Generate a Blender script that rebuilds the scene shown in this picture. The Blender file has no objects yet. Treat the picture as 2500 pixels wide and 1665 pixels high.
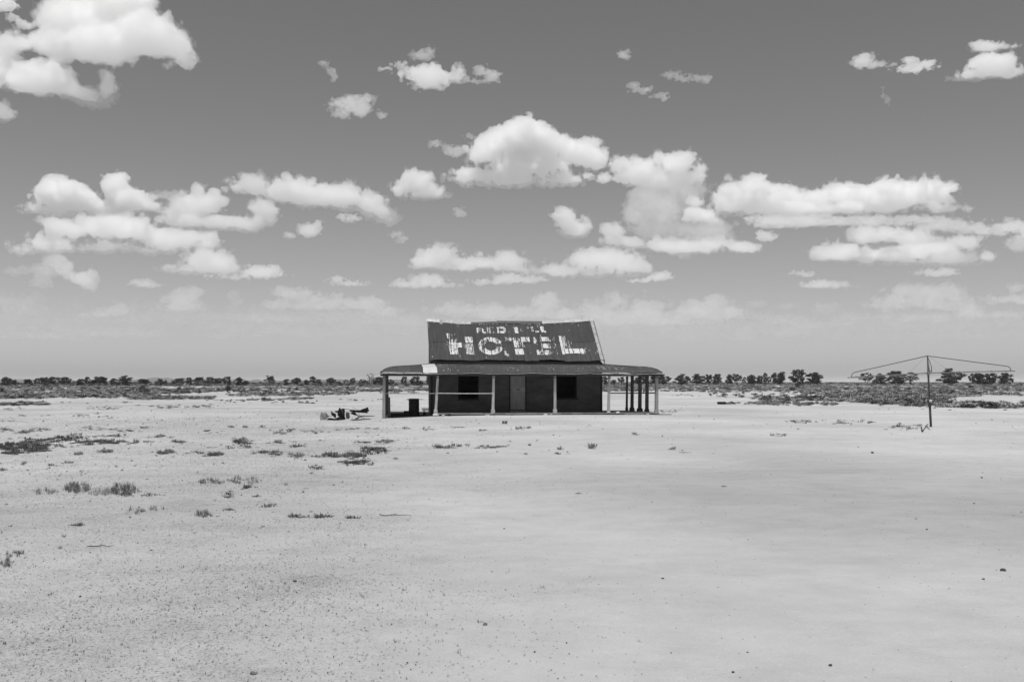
import bpy, math, random
import numpy as np
from math import radians, sin, cos, pi, sqrt
from mathutils import Vector, Matrix

random.seed(7)
scene = bpy.context.scene
COL = scene.collection

# ------------------------------------------------------------------ camera
F_PX = 2431.0                       # 35 mm lens on a 36 mm sensor, in pixels of a 2500 px wide frame
EYE = 1.65
PITCH = math.atan(100.5 / F_PX)
cam_data = bpy.data.cameras.new('camera')
cam_data.lens = 35.0
cam_data.sensor_width = 36.0
cam_data.clip_start = 0.1
cam_data.clip_end = 120000.0
cam = bpy.data.objects.new('camera', cam_data)
COL.objects.link(cam)
cam.location = (0, 0, EYE)
cam.rotation_euler = (pi / 2 + PITCH, 0, 0)
scene.camera = cam

# ------------------------------------------------------------------ sky and sun
SUN_EL = radians(75.5)
TO_SUN = Vector((-0.22 * cos(SUN_EL), -0.975 * cos(SUN_EL), sin(SUN_EL))).normalized()
world = bpy.data.worlds.new('World')
scene.world = world
world.use_nodes = True
wn = world.node_tree.nodes
wl = world.node_tree.links
wn.clear()
w_out = wn.new('ShaderNodeOutputWorld')
w_bg = wn.new('ShaderNodeBackground')
w_sky = wn.new('ShaderNodeTexSky')
w_sky.sky_type = 'NISHITA'
w_sky.sun_disc = False
w_sky.sun_elevation = SUN_EL
w_sky.sun_rotation = radians(192.7)
w_sky.altitude = 200
w_sky.air_density = 1.0
w_sky.dust_density = 1.38
w_sky.ozone_density = 1.0
# black-and-white film behind a filter: one grey from the three sky channels
w_dot = wn.new('ShaderNodeVectorMath')
w_dot.operation = 'DOT_PRODUCT'
w_dot.inputs[1].default_value = (1.0, 0.0, -0.05)
wl.new(w_sky.outputs['Color'], w_dot.inputs[0])
wl.new(w_dot.outputs['Value'], w_bg.inputs['Color'])
w_bg.inputs['Strength'].default_value = 0.125
wl.new(w_bg.outputs[0], w_out.inputs['Surface'])

sun_data = bpy.data.lights.new('sun', 'SUN')
sun_data.energy = 3.3
sun_data.angle = radians(0.53)
sun_data.color = (1.0, 1.0, 1.0)
sun = bpy.data.objects.new('sun', sun_data)
COL.objects.link(sun)
sun.rotation_euler = (-TO_SUN).to_track_quat('-Z', 'Y').to_euler()
sun.location = (0, 0, 300)

# ------------------------------------------------------------------ exposure and render
scene.view_settings.view_transform = 'Standard'
scene.view_settings.look = 'None'
scene.view_settings.gamma = 1.0
scene.view_settings.exposure = 0.0
scene.view_settings.use_curve_mapping = False
cy = scene.cycles
cy.max_bounces = 24
cy.diffuse_bounces = 4
cy.glossy_bounces = 3
cy.transmission_bounces = 4
cy.transparent_max_bounces = 16
cy.volume_bounces = 20
cy.use_denoising = True
cy.sample_clamp_indirect = 8.0

# ------------------------------------------------------------------ helpers
def hit(px, py, Y):
    """World point on the sight line of photograph point (px, py) at distance Y."""
    x = (px - 1250.0) / F_PX
    y = (832.5 - py) / F_PX
    t = Y / (cos(PITCH) - y * sin(PITCH))
    return Vector((x * t, Y, EYE + t * (sin(PITCH) + y * cos(PITCH))))

def ground_hit(px, py, z=0.0):
    x = (px - 1250.0) / F_PX
    y = (832.5 - py) / F_PX
    dz = sin(PITCH) + y * cos(PITCH)
    t = (z - EYE) / dz
    return Vector((x * t, t * (cos(PITCH) - y * sin(PITCH)), z))

def project(p):
    dx, dy, dz = p[0], p[1], p[2] - EYE
    d = dy * cos(PITCH) + dz * sin(PITCH)
    v = -dy * sin(PITCH) + dz * cos(PITCH)
    return 1250.0 + F_PX * dx / d, 832.5 - F_PX * v / d

class MB:
    def __init__(self):
        self.v = []
        self.f = []
    def add(self, vs, fs):
        o = len(self.v)
        self.v.extend([tuple(p) for p in vs])
        self.f.extend([tuple(i + o for i in f) for f in fs])
        return self
    def box(self, a, b, m=None):
        x0, y0, z0 = a
        x1, y1, z1 = b
        vs = [(x0, y0, z0), (x1, y0, z0), (x1, y1, z0), (x0, y1, z0), (x0, y0, z1), (x1, y0, z1), (x1, y1, z1), (x0, y1, z1)]
        if m is not None:
            vs = [m @ Vector(p) for p in vs]
        return self.add(vs, [(0, 3, 2, 1), (4, 5, 6, 7), (0, 1, 5, 4), (1, 2, 6, 5), (2, 3, 7, 6), (3, 0, 4, 7)])
    def tube(self, pts, r, n=8, cap=True):
        pts = [Vector(p) for p in pts]
        rs = r if isinstance(r, (list, tuple)) else [r] * len(pts)
        vs = []
        up = None
        for i, p in enumerate(pts):
            t = (pts[min(i + 1, len(pts) - 1)] - pts[max(i - 1, 0)]).normalized()
            if up is None:
                up = Vector((0, 0, 1)) if abs(t.z) < 0.9 else Vector((1, 0, 0))
            s = t.cross(up).normalized()
            up = s.cross(t).normalized()
            for k in range(n):
                a = 2 * pi * k / n
                vs.append(p + (s * cos(a) + up * sin(a)) * rs[i])
        fs = []
        for i in range(len(pts) - 1):
            for k in range(n):
                fs.append((i * n + k, i * n + (k + 1) % n, (i + 1) * n + (k + 1) % n, (i + 1) * n + k))
        if cap:
            fs.append(tuple(range(n - 1, -1, -1)))
            fs.append(tuple((len(pts) - 1) * n + k for k in range(n)))
        return self.add(vs, fs)
    def lathe(self, prof, n=20, m=None):
        vs = []
        for r, z in prof:
            for k in range(n):
                a = 2 * pi * k / n
                p = Vector((r * cos(a), r * sin(a), z))
                vs.append(m @ p if m is not None else p)
        fs = []
        for i in range(len(prof) - 1):
            for k in range(n):
                fs.append((i * n + k, i * n + (k + 1) % n, (i + 1) * n + (k + 1) % n, (i + 1) * n + k))
        return self.add(vs, fs)
    def mesh(self, name, mat, smooth=False):
        me = bpy.data.meshes.new(name)
        me.from_pydata(self.v, [], self.f)
        if mat:
            me.materials.append(mat)
        if smooth:
            me.polygons.foreach_set('use_smooth', [True] * len(me.polygons))
        me.update()
        return me
    def build(self, name, mat, parent=None, smooth=False, bevel=0.0):
        o = bpy.data.objects.new(name, self.mesh(name, mat, smooth))
        COL.objects.link(o)
        if parent is not None:
            o.parent = parent
        if bevel:
            b = o.modifiers.new('bevel', 'BEVEL')
            b.width = bevel
            b.segments = 2
            b.limit_method = 'ANGLE'
        return o

def tag(o, label=None, cat=None, group=None, kind=None):
    if label: o['label'] = label
    if cat: o['category'] = cat
    if group: o['group'] = group
    if kind: o['kind'] = kind
    return o

def empty(name, loc=(0, 0, 0), rz=0.0):
    o = bpy.data.objects.new(name, None)
    COL.objects.link(o)
    o.location = loc
    o.rotation_euler = (0, 0, rz)
    o.empty_display_size = 0.2
    return o

# ------------------------------------------------------------------ materials
def grey(v):
    return (v, v, v, 1.0)

def new_mat(name):
    m = bpy.data.materials.new(name)
    m.use_nodes = True
    nt = m.node_tree
    b = nt.nodes['Principled BSDF']
    b.inputs['Specular IOR Level'].default_value = 0.25
    return m, nt, b

def N(nt, kind, **kw):
    n = nt.nodes.new(kind)
    for k, v in kw.items():
        if k.startswith('i_'):
            n.inputs[k[2:].replace('_', ' ')].default_value = v
        else:
            setattr(n, k, v)
    return n

def math_node(nt, op, a, b=None, clamp=False):
    n = nt.nodes.new('ShaderNodeMath')
    n.operation = op
    n.use_clamp = clamp
    for i, x in enumerate((a, b)):
        if x is None: continue
        if isinstance(x, (int, float)): n.inputs[i].default_value = x
        else: nt.links.new(x, n.inputs[i])
    return n.outputs[0]

def noise(nt, vec, scale, detail=4, rough=0.55):
    n = nt.nodes.new('ShaderNodeTexNoise')
    n.inputs['Scale'].default_value = scale
    n.inputs['Detail'].default_value = detail
    n.inputs['Roughness'].default_value = rough
    if vec is not None: nt.links.new(vec, n.inputs['Vector'])
    return n.outputs['Fac']

def scaled(nt, vec, s):
    n = nt.nodes.new('ShaderNodeVectorMath')
    n.operation = 'MULTIPLY'
    n.inputs[1].default_value = s
    nt.links.new(vec, n.inputs[0])
    return n.outputs[0]

def ramp(nt, fac, lo, hi, a=0.0, b=1.0):
    n = nt.nodes.new('ShaderNodeMapRange')
    n.inputs['From Min'].default_value = lo
    n.inputs['From Max'].default_value = hi
    n.inputs['To Min'].default_value = a
    n.inputs['To Max'].default_value = b
    n.clamp = True
    nt.links.new(fac, n.inputs['Value'])
    return n.outputs[0]

def coords(nt):
    return nt.nodes.new('ShaderNodeTexCoord').outputs['Object']

def worn(name, base, spread=0.3, scale=6.0, stretch=(1, 1, 1), rough=0.8, bump=0.2, bscale=40.0, spots=0.0, spot_value=0.5, per_object=0.12, spec=0.2):
    """Weathered grey surface: blotches along 'stretch', optional chips of another tone, small relief, a tone of its own per piece."""
    m, nt, b = new_mat(name)
    c = scaled(nt, coords(nt), stretch)
    n1 = noise(nt, c, scale, 6, 0.6)
    v = ramp(nt, n1, 0.25, 0.75, base * (1 - spread), base * (1 + spread))
    oi = nt.nodes.new('ShaderNodeObjectInfo').outputs['Random']
    v = math_node(nt, 'MULTIPLY', v, ramp(nt, oi, 0, 1, 1 - per_object, 1 + per_object))
    if spots > 0:
        n2 = noise(nt, c, scale * 3.1, 5, 0.7)
        k = ramp(nt, n2, 0.5 + 0.25 * (1 - spots), 0.5 + 0.25 * (1 - spots) + 0.03)
        mx = nt.nodes.new('ShaderNodeMix')
        nt.links.new(k, mx.inputs[0])
        nt.links.new(v, mx.inputs[2])
        mx.inputs[3].default_value = spot_value
        v = mx.outputs[0]
    nt.links.new(v, b.inputs['Base Color'])
    b.inputs['Roughness'].default_value = rough
    b.inputs['Specular IOR Level'].default_value = spec
    if bump:
        bn = nt.nodes.new('ShaderNodeBump')
        bn.inputs['Strength'].default_value = bump
        bn.inputs['Distance'].default_value = 0.01
        nt.links.new(noise(nt, c, bscale, 4, 0.6), bn.inputs['Height'])
        nt.links.new(bn.outputs[0], b.inputs['Normal'])
    return m

M = {}
M['roof'] = worn('painted_roof_iron', 0.050, 0.65, 2.2, (12.0, 0.3, 0.3), 0.62, 0.0, per_object=0.14, spots=0.2, spot_value=0.13, spec=0.3)  # streaks down the sheets also stand for light and shade on the corrugation
M['veranda'] = worn('painted_veranda_iron', 0.062, 0.45, 2.6, (10.0, 0.4, 0.4), 0.62, 0.0, per_object=0.12, spots=0.18, spot_value=0.2, spec=0.3)
M['galv'] = worn('galvanised_iron', 0.62, 0.12, 3.0, (1, 1, 1), 0.45, 0.0, spec=0.5)
M['cap'] = worn('ridge_cap_iron', 0.42, 0.5, 5.0, (1, 1, 1), 0.5, 0.0, per_object=0.3, spots=0.25, spot_value=0.1, spec=0.4)
M['cap_dark'] = worn('ridge_cap_rusted', 0.10, 0.5, 5.0, (1, 1, 1), 0.6, 0.0, per_object=0.1, spots=0.3, spot_value=0.5)
M['paint'] = worn('white_sign_paint', 0.62, 0.2, 14.0, (1, 1, 1), 0.8, 0.0, per_object=0.04)
M['wall'] = worn('dark_wall_boards', 0.11, 0.35, 2.4, (0.5, 1, 1.2), 0.85, 0.15, 30, spots=0.06, spot_value=0.11)
M['door'] = worn('grey_door_paint', 0.34, 0.22, 3.0, (3, 3, 0.5), 0.75, 0.1, 30)
M['dark_wood'] = worn('dark_timber', 0.05, 0.4, 3.0, (3, 3, 0.4), 0.85, 0.2, 30)
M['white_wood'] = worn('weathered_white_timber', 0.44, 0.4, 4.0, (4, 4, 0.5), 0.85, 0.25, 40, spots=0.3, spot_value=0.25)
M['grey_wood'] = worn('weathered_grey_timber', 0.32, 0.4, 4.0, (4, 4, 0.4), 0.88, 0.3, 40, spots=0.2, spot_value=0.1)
M['shade_wood'] = worn('shaded_and_dark_timber', 0.085, 0.4, 4.0, (4, 4, 0.4), 0.88, 0.3, 40)  # darker copy of the post timber, veranda shade put into its colour
M['pale'] = worn('pale_plaster', 0.62, 0.2, 9.0, (1, 1, 1), 0.9, 0.4, 30)
M['black'] = worn('black_metal_and_inside_shade', 0.018, 0.4, 4.0, (1, 1, 1), 0.75, 0.2, 30)
M['rubber'] = worn('black_rubber', 0.02, 0.3, 8.0, (1, 1, 1), 0.8, 0.2, 60)
M['steel'] = worn('grey_galvanised_tube', 0.20, 0.3, 8.0, (1, 1, 1), 0.5, 0.0, spec=0.4)
M['steel_dark'] = worn('dark_steel_tube', 0.07, 0.3, 8.0, (1, 1, 1), 0.6, 0.0, spec=0.3)
M['bright'] = worn('bright_cast_metal', 0.6, 0.15, 8.0, (1, 1, 1), 0.35, 0.0, spec=0.6)
M['scrap'] = worn('dark_scrap_iron', 0.02, 0.45, 4.0, (1, 1, 1), 0.7, 0.2, 20, spots=0.1, spot_value=0.1)
M['scrap_grey'] = worn('grey_scrap_iron', 0.11, 0.4, 4.0, (1, 1, 1), 0.65, 0.2, 20, spots=0.2, spot_value=0.08)
M['scrap_pale'] = worn('pale_scrap_iron', 0.3, 0.25, 4.0, (1, 1, 1), 0.6, 0.2, 20, spots=0.1, spot_value=0.2)
M['block'] = worn('grey_concrete', 0.15, 0.3, 10.0, (1, 1, 1), 0.9, 0.4, 40)
M['stone'] = worn('dark_stone', 0.07, 0.5, 20.0, (1, 1, 1), 0.9, 0.4, 60)
M['twig'] = worn('dry_twig', 0.10, 0.4, 20.0, (1, 1, 1), 0.9, 0.0)

def foliage(name, lo, hi, scale):
    m, nt, b = new_mat(name)
    v = ramp(nt, noise(nt, coords(nt), scale, 3, 0.6), 0.3, 0.7, lo, hi)
    oi = nt.nodes.new('ShaderNodeObjectInfo').outputs['Random']
    v = math_node(nt, 'MULTIPLY', v, ramp(nt, oi, 0, 1, 0.75, 1.3))
    nt.links.new(v, b.inputs['Base Color'])
    b.inputs['Roughness'].default_value = 0.8
    b.inputs['Specular IOR Level'].default_value = 0.15
    return m
M['leaf'] = foliage('gum_leaves', 0.04, 0.10, 6.0)
M['leaf_pale'] = foliage('dry_branches', 0.10, 0.18, 6.0)
M['bark'] = worn('gum_bark', 0.10, 0.3, 6.0, (1, 1, 1), 0.9, 0.0)
M['shrub'] = foliage('saltbush_leaves', 0.26, 0.42, 3.0)
M['shrub_mid'] = foliage('grey_scrub_leaves', 0.17, 0.29, 3.0)
M['shrub_dark'] = foliage('dark_shrub_leaves', 0.05, 0.12, 3.0)
M['grass'] = foliage('dry_grass', 0.17, 0.32, 8.0)
M['grass_deep'] = foliage('deep_grass', 0.06, 0.13, 8.0)
M['litter'] = foliage('dry_stalks', 0.15, 0.30, 8.0)
M['grass_dark'] = foliage('dark_grass', 0.11, 0.21, 8.0)

# ------------------------------------------------------------------ ground
def ground_z(x, y):
    d = -0.13 * math.exp(-((x + 6.3) ** 2 + (y - 49.3) ** 2) / (2 * 1.7 ** 2))
    w = 0.03 * sin(x * 0.31 + 1.3) * sin(y * 0.27 + 0.4) + 0.018 * sin(x * 0.83 + y * 0.37)
    w *= 1.0 / (1.0 + ((x * x + (y - 20) ** 2) / 9000.0))
    near_house = math.exp(-((x - 0.5) ** 2 / 90.0 + (y - 51.5) ** 2 / 30.0))
    return d + w * (1 - near_house)

def build_ground():
    ts = np.linspace(-1, 1, 321)
    k = 9.6
    g = np.sinh(k * ts) / np.sinh(k)
    xs = g * 45000.0 - 4.0
    ys = g * 45000.0 + 44.0
    X, Yg = np.meshgrid(xs, ys, indexing='xy')
    Z = np.vectorize(ground_z)(X, Yg)
    n = len(ts)
    vs = np.stack([X, Yg, Z], -1).reshape(-1, 3)
    i = np.arange(n - 1)
    a = (i[:, None] * n + i[None, :]).reshape(-1)
    fs = np.stack([a, a + 1, a + n + 1, a + n], -1)
    me = bpy.data.meshes.new('ground')
    me.from_pydata(vs.tolist(), [], fs.tolist())
    me.polygons.foreach_set('use_smooth', [True] * len(me.polygons))
    m, nt, b = new_mat('pale_dry_earth')
    c = coords(nt)
    sep = nt.nodes.new('ShaderNodeSeparateXYZ')
    nt.links.new(c, sep.inputs[0])
    gx, gy = sep.outputs[0], sep.outputs[1]
    # where dry litter and gravel lie: left of a wandering line
    edge = math_node(nt, 'ADD', gx, math_node(nt, 'MULTIPLY', gy, 0.10))
    wander = math_node(nt, 'MULTIPLY', math_node(nt, 'SUBTRACT', noise(nt, c, 0.28, 5, 0.6), 0.5), 9.0)
    gravel = ramp(nt, math_node(nt, 'ADD', edge, wander), -1.6, 1.4, 1.0, 0.0)
    big = noise(nt, scaled(nt, c, (0.13, 0.13, 1)), 1.0, 4, 0.5)
    streak = noise(nt, scaled(nt, c, (0.5, 0.75, 1)), 1.0, 6, 0.62)
    patch = noise(nt, scaled(nt, c, (0.85, 1.0, 1)), 1.0, 5, 0.65)
    val = ramp(nt, big, 0.32, 0.68, 0.36, 0.50)
    val = math_node(nt, 'MULTIPLY', val, ramp(nt, streak, 0.3, 0.72, 1.035, 0.95))
    val = math_node(nt, 'MULTIPLY', val, ramp(nt, patch, 0.5, 0.78, 1.0, 0.9))
    # litter and gravel grain
    g1 = noise(nt, c, 60.0, 3, 0.75)
    g2 = noise(nt, c, 11.0, 4, 0.7)
    dens = math_node(nt, 'ADD', math_node(nt, 'MULTIPLY', gravel, 0.13), ramp(nt, patch, 0.45, 0.75, -0.03, 0.05))
    grain = math_node(nt, 'ADD', math_node(nt, 'SUBTRACT', g1, 0.63), dens)
    grain = math_node(nt, 'ADD', grain, math_node(nt, 'MULTIPLY', math_node(nt, 'SUBTRACT', g2, 0.5), 0.25))
    gk = ramp(nt, grain, 0.0, 0.07)
    val = math_node(nt, 'MULTIPLY', val, ramp(nt, gk, 0, 1, 1.0, 0.68))
    lightk = ramp(nt, math_node(nt, 'ADD', noise(nt, c, 27.0, 2, 0.7), math_node(nt, 'MULTIPLY', gravel, 0.08)), 0.62, 0.72, 1.0, 1.12)
    val = math_node(nt, 'MULTIPLY', val, lightk)
    # trodden paler earth round the hotel, a darker pan on the right
    val = math_node(nt, 'MULTIPLY', val, ramp(nt, math_node(nt, 'ADD', gy, math_node(nt, 'MULTIPLY', wander, 0.8)), 17.0, 36.0, 0.985, 1.09))
    ex = math_node(nt, 'MULTIPLY', math_node(nt, 'SUBTRACT', gx, 5.8), 0.17)
    ey = math_node(nt, 'MULTIPLY', math_node(nt, 'SUBTRACT', gy, 15.0), 0.14)
    er = math_node(nt, 'ADD', math_node(nt, 'MULTIPLY', ex, ex), math_node(nt, 'MULTIPLY', ey, ey))
    er = math_node(nt, 'ADD', er, math_node(nt, 'MULTIPLY', wander, 0.12))
    val = math_node(nt, 'MULTIPLY', val, ramp(nt, er, 0.35, 1.25, 0.885, 1.0))
    fine = noise(nt, c, 85.0, 2, 0.6)
    val = math_node(nt, 'MULTIPLY', val, ramp(nt, fine, 0.3, 0.7, 0.93, 1.06))
    mott = noise(nt, scaled(nt, c, (2.3, 2.3, 1)), 1.0, 6, 0.7)
    val = math_node(nt, 'MULTIPLY', val, ramp(nt, mott, 0.35, 0.7, 1.04, 0.92))
    nt.links.new(val, b.inputs['Base Color'])
    b.inputs['Roughness'].default_value = 0.95
    b.inputs['Specular IOR Level'].default_value = 0.1
    bp = nt.nodes.new('ShaderNodeBump')
    bp.inputs['Strength'].default_value = 0.35
    bp.inputs['Distance'].default_value = 0.02
    hgt = math_node(nt, 'ADD', noise(nt, c, 9.0, 6, 0.65), math_node(nt, 'MULTIPLY', gk, 0.4))
    nt.links.new(hgt, bp.inputs['Height'])
    nt.links.new(bp.outputs[0], b.inputs['Normal'])
    me.materials.append(m)
    o = bpy.data.objects.new('ground', me)
    COL.objects.link(o)
    tag(o, 'pale bare dry earth plain running to the horizon', kind='structure')
    return o
build_ground()

# far hills: one long low range, uneven crest
def build_hills():
    D = 7500.0
    pts = [(-400, 931), (-150, 929), (0, 927), (30, 925.5), (80, 926), (140, 928), (200, 929.5), (260, 930), (320, 927.5), (350, 925), (378, 921), (392, 923.5), (408, 922), (424, 925.5),
           (448, 921.8), (470, 926), (500, 925), (530, 924), (560, 926.5), (586, 923.5), (606, 929), (626, 925.8), (650, 929), (690, 928.6), (740, 928), (800, 927.5), (823, 926.4), (860, 928),
           (900, 929), (960, 926.6), (1010, 926.8), (1050, 928.5), (1120, 930), (1200, 931.5), (1300, 932.2)]
    rows = 9
    mb = MB()
    rng = random.Random(3)
    xs = np.linspace(-400, 1300, 340)
    px = np.array([p[0] for p in pts]); py = np.array([p[1] for p in pts])
    crest = np.interp(xs, px, py) + np.array([rng.uniform(-0.35, 0.35) for _ in xs])
    vs, fs = [], []
    nx = len(xs)
    for j in range(rows):
        t = j / (rows - 1)
        for i in range(nx):
            s = sin(t * pi)                       # foot, crest, foot
            Y = D - 900 + 1800 * t
            p = hit(xs[i], crest[i], D)
            zc = p.z
            zz = -2 + (zc + 2) * (s ** 1.3) * (1.0 if j == rows // 2 else 0.86 + 0.14 * sin(i * 0.35 + j * 1.7))
            vs.append((p.x * Y / D, Y, zz))
    for j in range(rows - 1):
        for i in range(nx - 1):
            fs.append((j * nx + i, j * nx + i + 1, (j + 1) * nx + i + 1, (j + 1) * nx + i))
    mb.add(vs, fs)
    m, nt, b = new_mat('scrub_covered_hills')
    v = ramp(nt, noise(nt, coords(nt), 0.004, 5, 0.6), 0.3, 0.7, 0.08, 0.16)
    nt.links.new(v, b.inputs['Base Color'])
    b.inputs['Roughness'].default_value = 1.0
    o = mb.build('hills', m, smooth=True)
    tag(o, 'low hazy hill range along the far horizon', kind='structure')
build_hills()

def build_haze():
    mb = MB()
    mb.box((-44000, -44000, -1.5), (44000, 44000, 95))
    m = bpy.data.materials.new('pale_air')
    m.use_nodes = True
    nt = m.node_tree
    nt.nodes.clear()
    out = nt.nodes.new('ShaderNodeOutputMaterial')
    pv = nt.nodes.new('ShaderNodeVolumePrincipled')
    pv.inputs['Color'].default_value = (0.9, 0.9, 0.9, 1)
    pv.inputs['Density'].default_value = 4.4e-5
    pv.inputs['Anisotropy'].default_value = 0.2
    nt.links.new(pv.outputs[0], out.inputs['Volume'])
    o = mb.build('haze', m)
    tag(o, 'pale summer haze over the plain', kind='stuff')
build_haze()
# ------------------------------------------------------------------ the hotel
TH = radians(7.5)
HO = Vector((-6.33, 49.2, 0.0))
house = empty('hotel_building', HO, TH)
tag(house, 'derelict corrugated iron hotel with verandas and HOTEL painted on its roof', 'hotel')

def to_world(u, w, z):
    return Vector((HO.x + u * cos(TH) - w * sin(TH), HO.y + u * sin(TH) + w * cos(TH), z))

PITCH_C = 0.076
AMP = 0.009
def smooth_interp(x, xp, fp):
    x = min(max(x, xp[0]), xp[-1])
    for i in range(len(xp) - 1):
        if x <= xp[i + 1]:
            t = (x - xp[i]) / (xp[i + 1] - xp[i])
            t = t * t * (3 - 2 * t)
            return fp[i] + (fp[i + 1] - fp[i]) * t
    return fp[-1]

U0, U1 = 2.42, 11.62
W_EAVE, W_RIDGE = 2.28, 5.02
def ridge_z(u):
    return smooth_interp(u, [2.4, 3.2, 4.7, 6.3, 8.7, 10.2, 11.65], [5.03, 4.99, 4.90, 4.935, 4.955, 5.03, 5.13])
def eave_z(u):
    return 2.79 + 0.018 * sin(u * 2.3 + 0.5) + 0.012 * sin(u * 5.1)
def main_roof(u, s):
    """s 0 at the eave, 1 at the ridge"""
    w = W_EAVE + (W_RIDGE - W_EAVE) * s
    z = eave_z(u) + (ridge_z(u) - eave_z(u)) * s - 0.035 * sin(pi * s) * (0.6 + 0.4 * sin(u * 0.9))
    return w, z
NRM = Vector((0, -(5.0 - 2.79), W_RIDGE - W_EAVE)).normalized()

def corr(u):
    return AMP * cos(2 * pi * u / PITCH_C)

def sheet(name, u_a, u_b, s_a, s_b, surf, lift, mat, parent, ns=5, s_start=None, seg=6):
    nu = max(4, int(round((u_b - u_a) / PITCH_C * seg)))
    vs, fs = [], []
    for j in range(ns + 1):
        for i in range(nu + 1):
            u = u_a + (u_b - u_a) * i / nu
            s0 = s_a if s_start is None else max(s_a, s_start(u))
            s = s0 + (s_b - s0) * j / ns
            p, nrm = surf(u, s)
            vs.append(p + nrm * (corr(u) + lift))
    for j in range(ns):
        for i in range(nu):
            a = j * (nu + 1) + i
            fs.append((a, a + 1, a + nu + 2, a + nu + 1))
    mb = MB()
    mb.add(vs, fs)
    return mb.build(name, mat, parent, smooth=True)

def roof_surf(u, s):
    w, z = main_roof(u, s)
    return Vector((u, w, z)), NRM

rng = random.Random(11)
nsh = 13
dw = (U1 - U0) / nsh
for i in range(nsh):
    a, b = U0 + i * dw, U0 + (i + 1) * dw + 0.03
    l = 0.006 if i % 2 else 0.0
    cut = 0.46 + rng.uniform(-0.006, 0.006)
    drop = rng.uniform(-0.012, 0.016)
    sheet('roof_sheet', a, min(b, U1), drop, cut + 0.04, roof_surf, l, M['roof'], house, 6)
    sheet('roof_sheet', a, min(b, U1), cut, 0.995, roof_surf, l + 0.014, M['roof'], house, 6)

# ridge capping, several lengths, sagging and slipped
def cap(u_a, u_b, dz_a, dz_b, mat, half=0.16, fold=0.07):
    mb = MB()
    n = 8
    vs, fs = [], []
    for i in range(n + 1):
        t = i / n
        u = u_a + (u_b - u_a) * t
        z = ridge_z(u) + dz_a + (dz_b - dz_a) * t + 0.02
        vs += [(u, W_RIDGE - half, z - fold - 0.06), (u, W_RIDGE - 0.03, z + 0.015), (u, W_RIDGE, z + 0.03), (u, W_RIDGE + 0.05, z + 0.01), (u, W_RIDGE + 0.12, z - 0.1)]
    for i in range(n):
        for k in range(4):
            a = i * 5 + k
            fs.append((a, a + 5, a + 6, a + 1))
    mb.add(vs, fs)
    return mb.build('ridge_cap', mat, house)
cap(2.30, 3.10, 0.045, 0.03, M['cap'])
cap(3.06, 4.75, 0.035, 0.012, M['cap'], 0.14)
cap(4.72, 6.25, 0.0, 0.02, M['cap_dark'], 0.12)
cap(6.2, 8.75, 0.06, 0.03, M['cap_dark'], 0.15)
cap(8.72, 11.72, 0.045, 0.05, M['cap'], 0.15)
mb = MB(); mb.box((3.02, W_RIDGE - 0.22, ridge_z(3.1) - 0.18), (3.2, W_RIDGE - 0.17, ridge_z(3.1) + 0.06)); mb.build('cap_bracket', M['paint'], house)

# barge boards
def barge(u_a, u_b, mat, up=0.05, down=0.16, name='barge_board'):
    mb = MB()
    vs, fs = [], []
    uu = 0.5 * (u_a + u_b)
    n = 8
    for i in range(n + 1):
        s = -0.01 + 1.01 * i / n
        w, z = main_roof(min(max(uu, U0), U1), s)
        vs += [(u_a, w, z - down), (u_b, w, z - down), (u_b, w, z + up), (u_a, w, z + up)]
    for i in range(n):
        a = i * 4
        for k in range(4):
            fs.append((a + k, a + (k + 1) % 4, a + 4 + (k + 1) % 4, a + 4 + k))
    fs += [(3, 2, 1, 0), (n * 4, n * 4 + 1, n * 4 + 2, n * 4 + 3)]
    mb.add(vs, fs)
    return mb.build(name, mat, house)
barge(U1 + 0.012, U1 + 0.05, M['grey_wood'], 0.06)
barge(U1 - 0.19, U1 - 0.02, M['cap'], 0.055, -0.022, 'barge_flashing')
barge(U0 - 0.05, U0 - 0.012, M['dark_wood'], 0.045)  # left board in dark timber: its shadow is put into the colour

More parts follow.
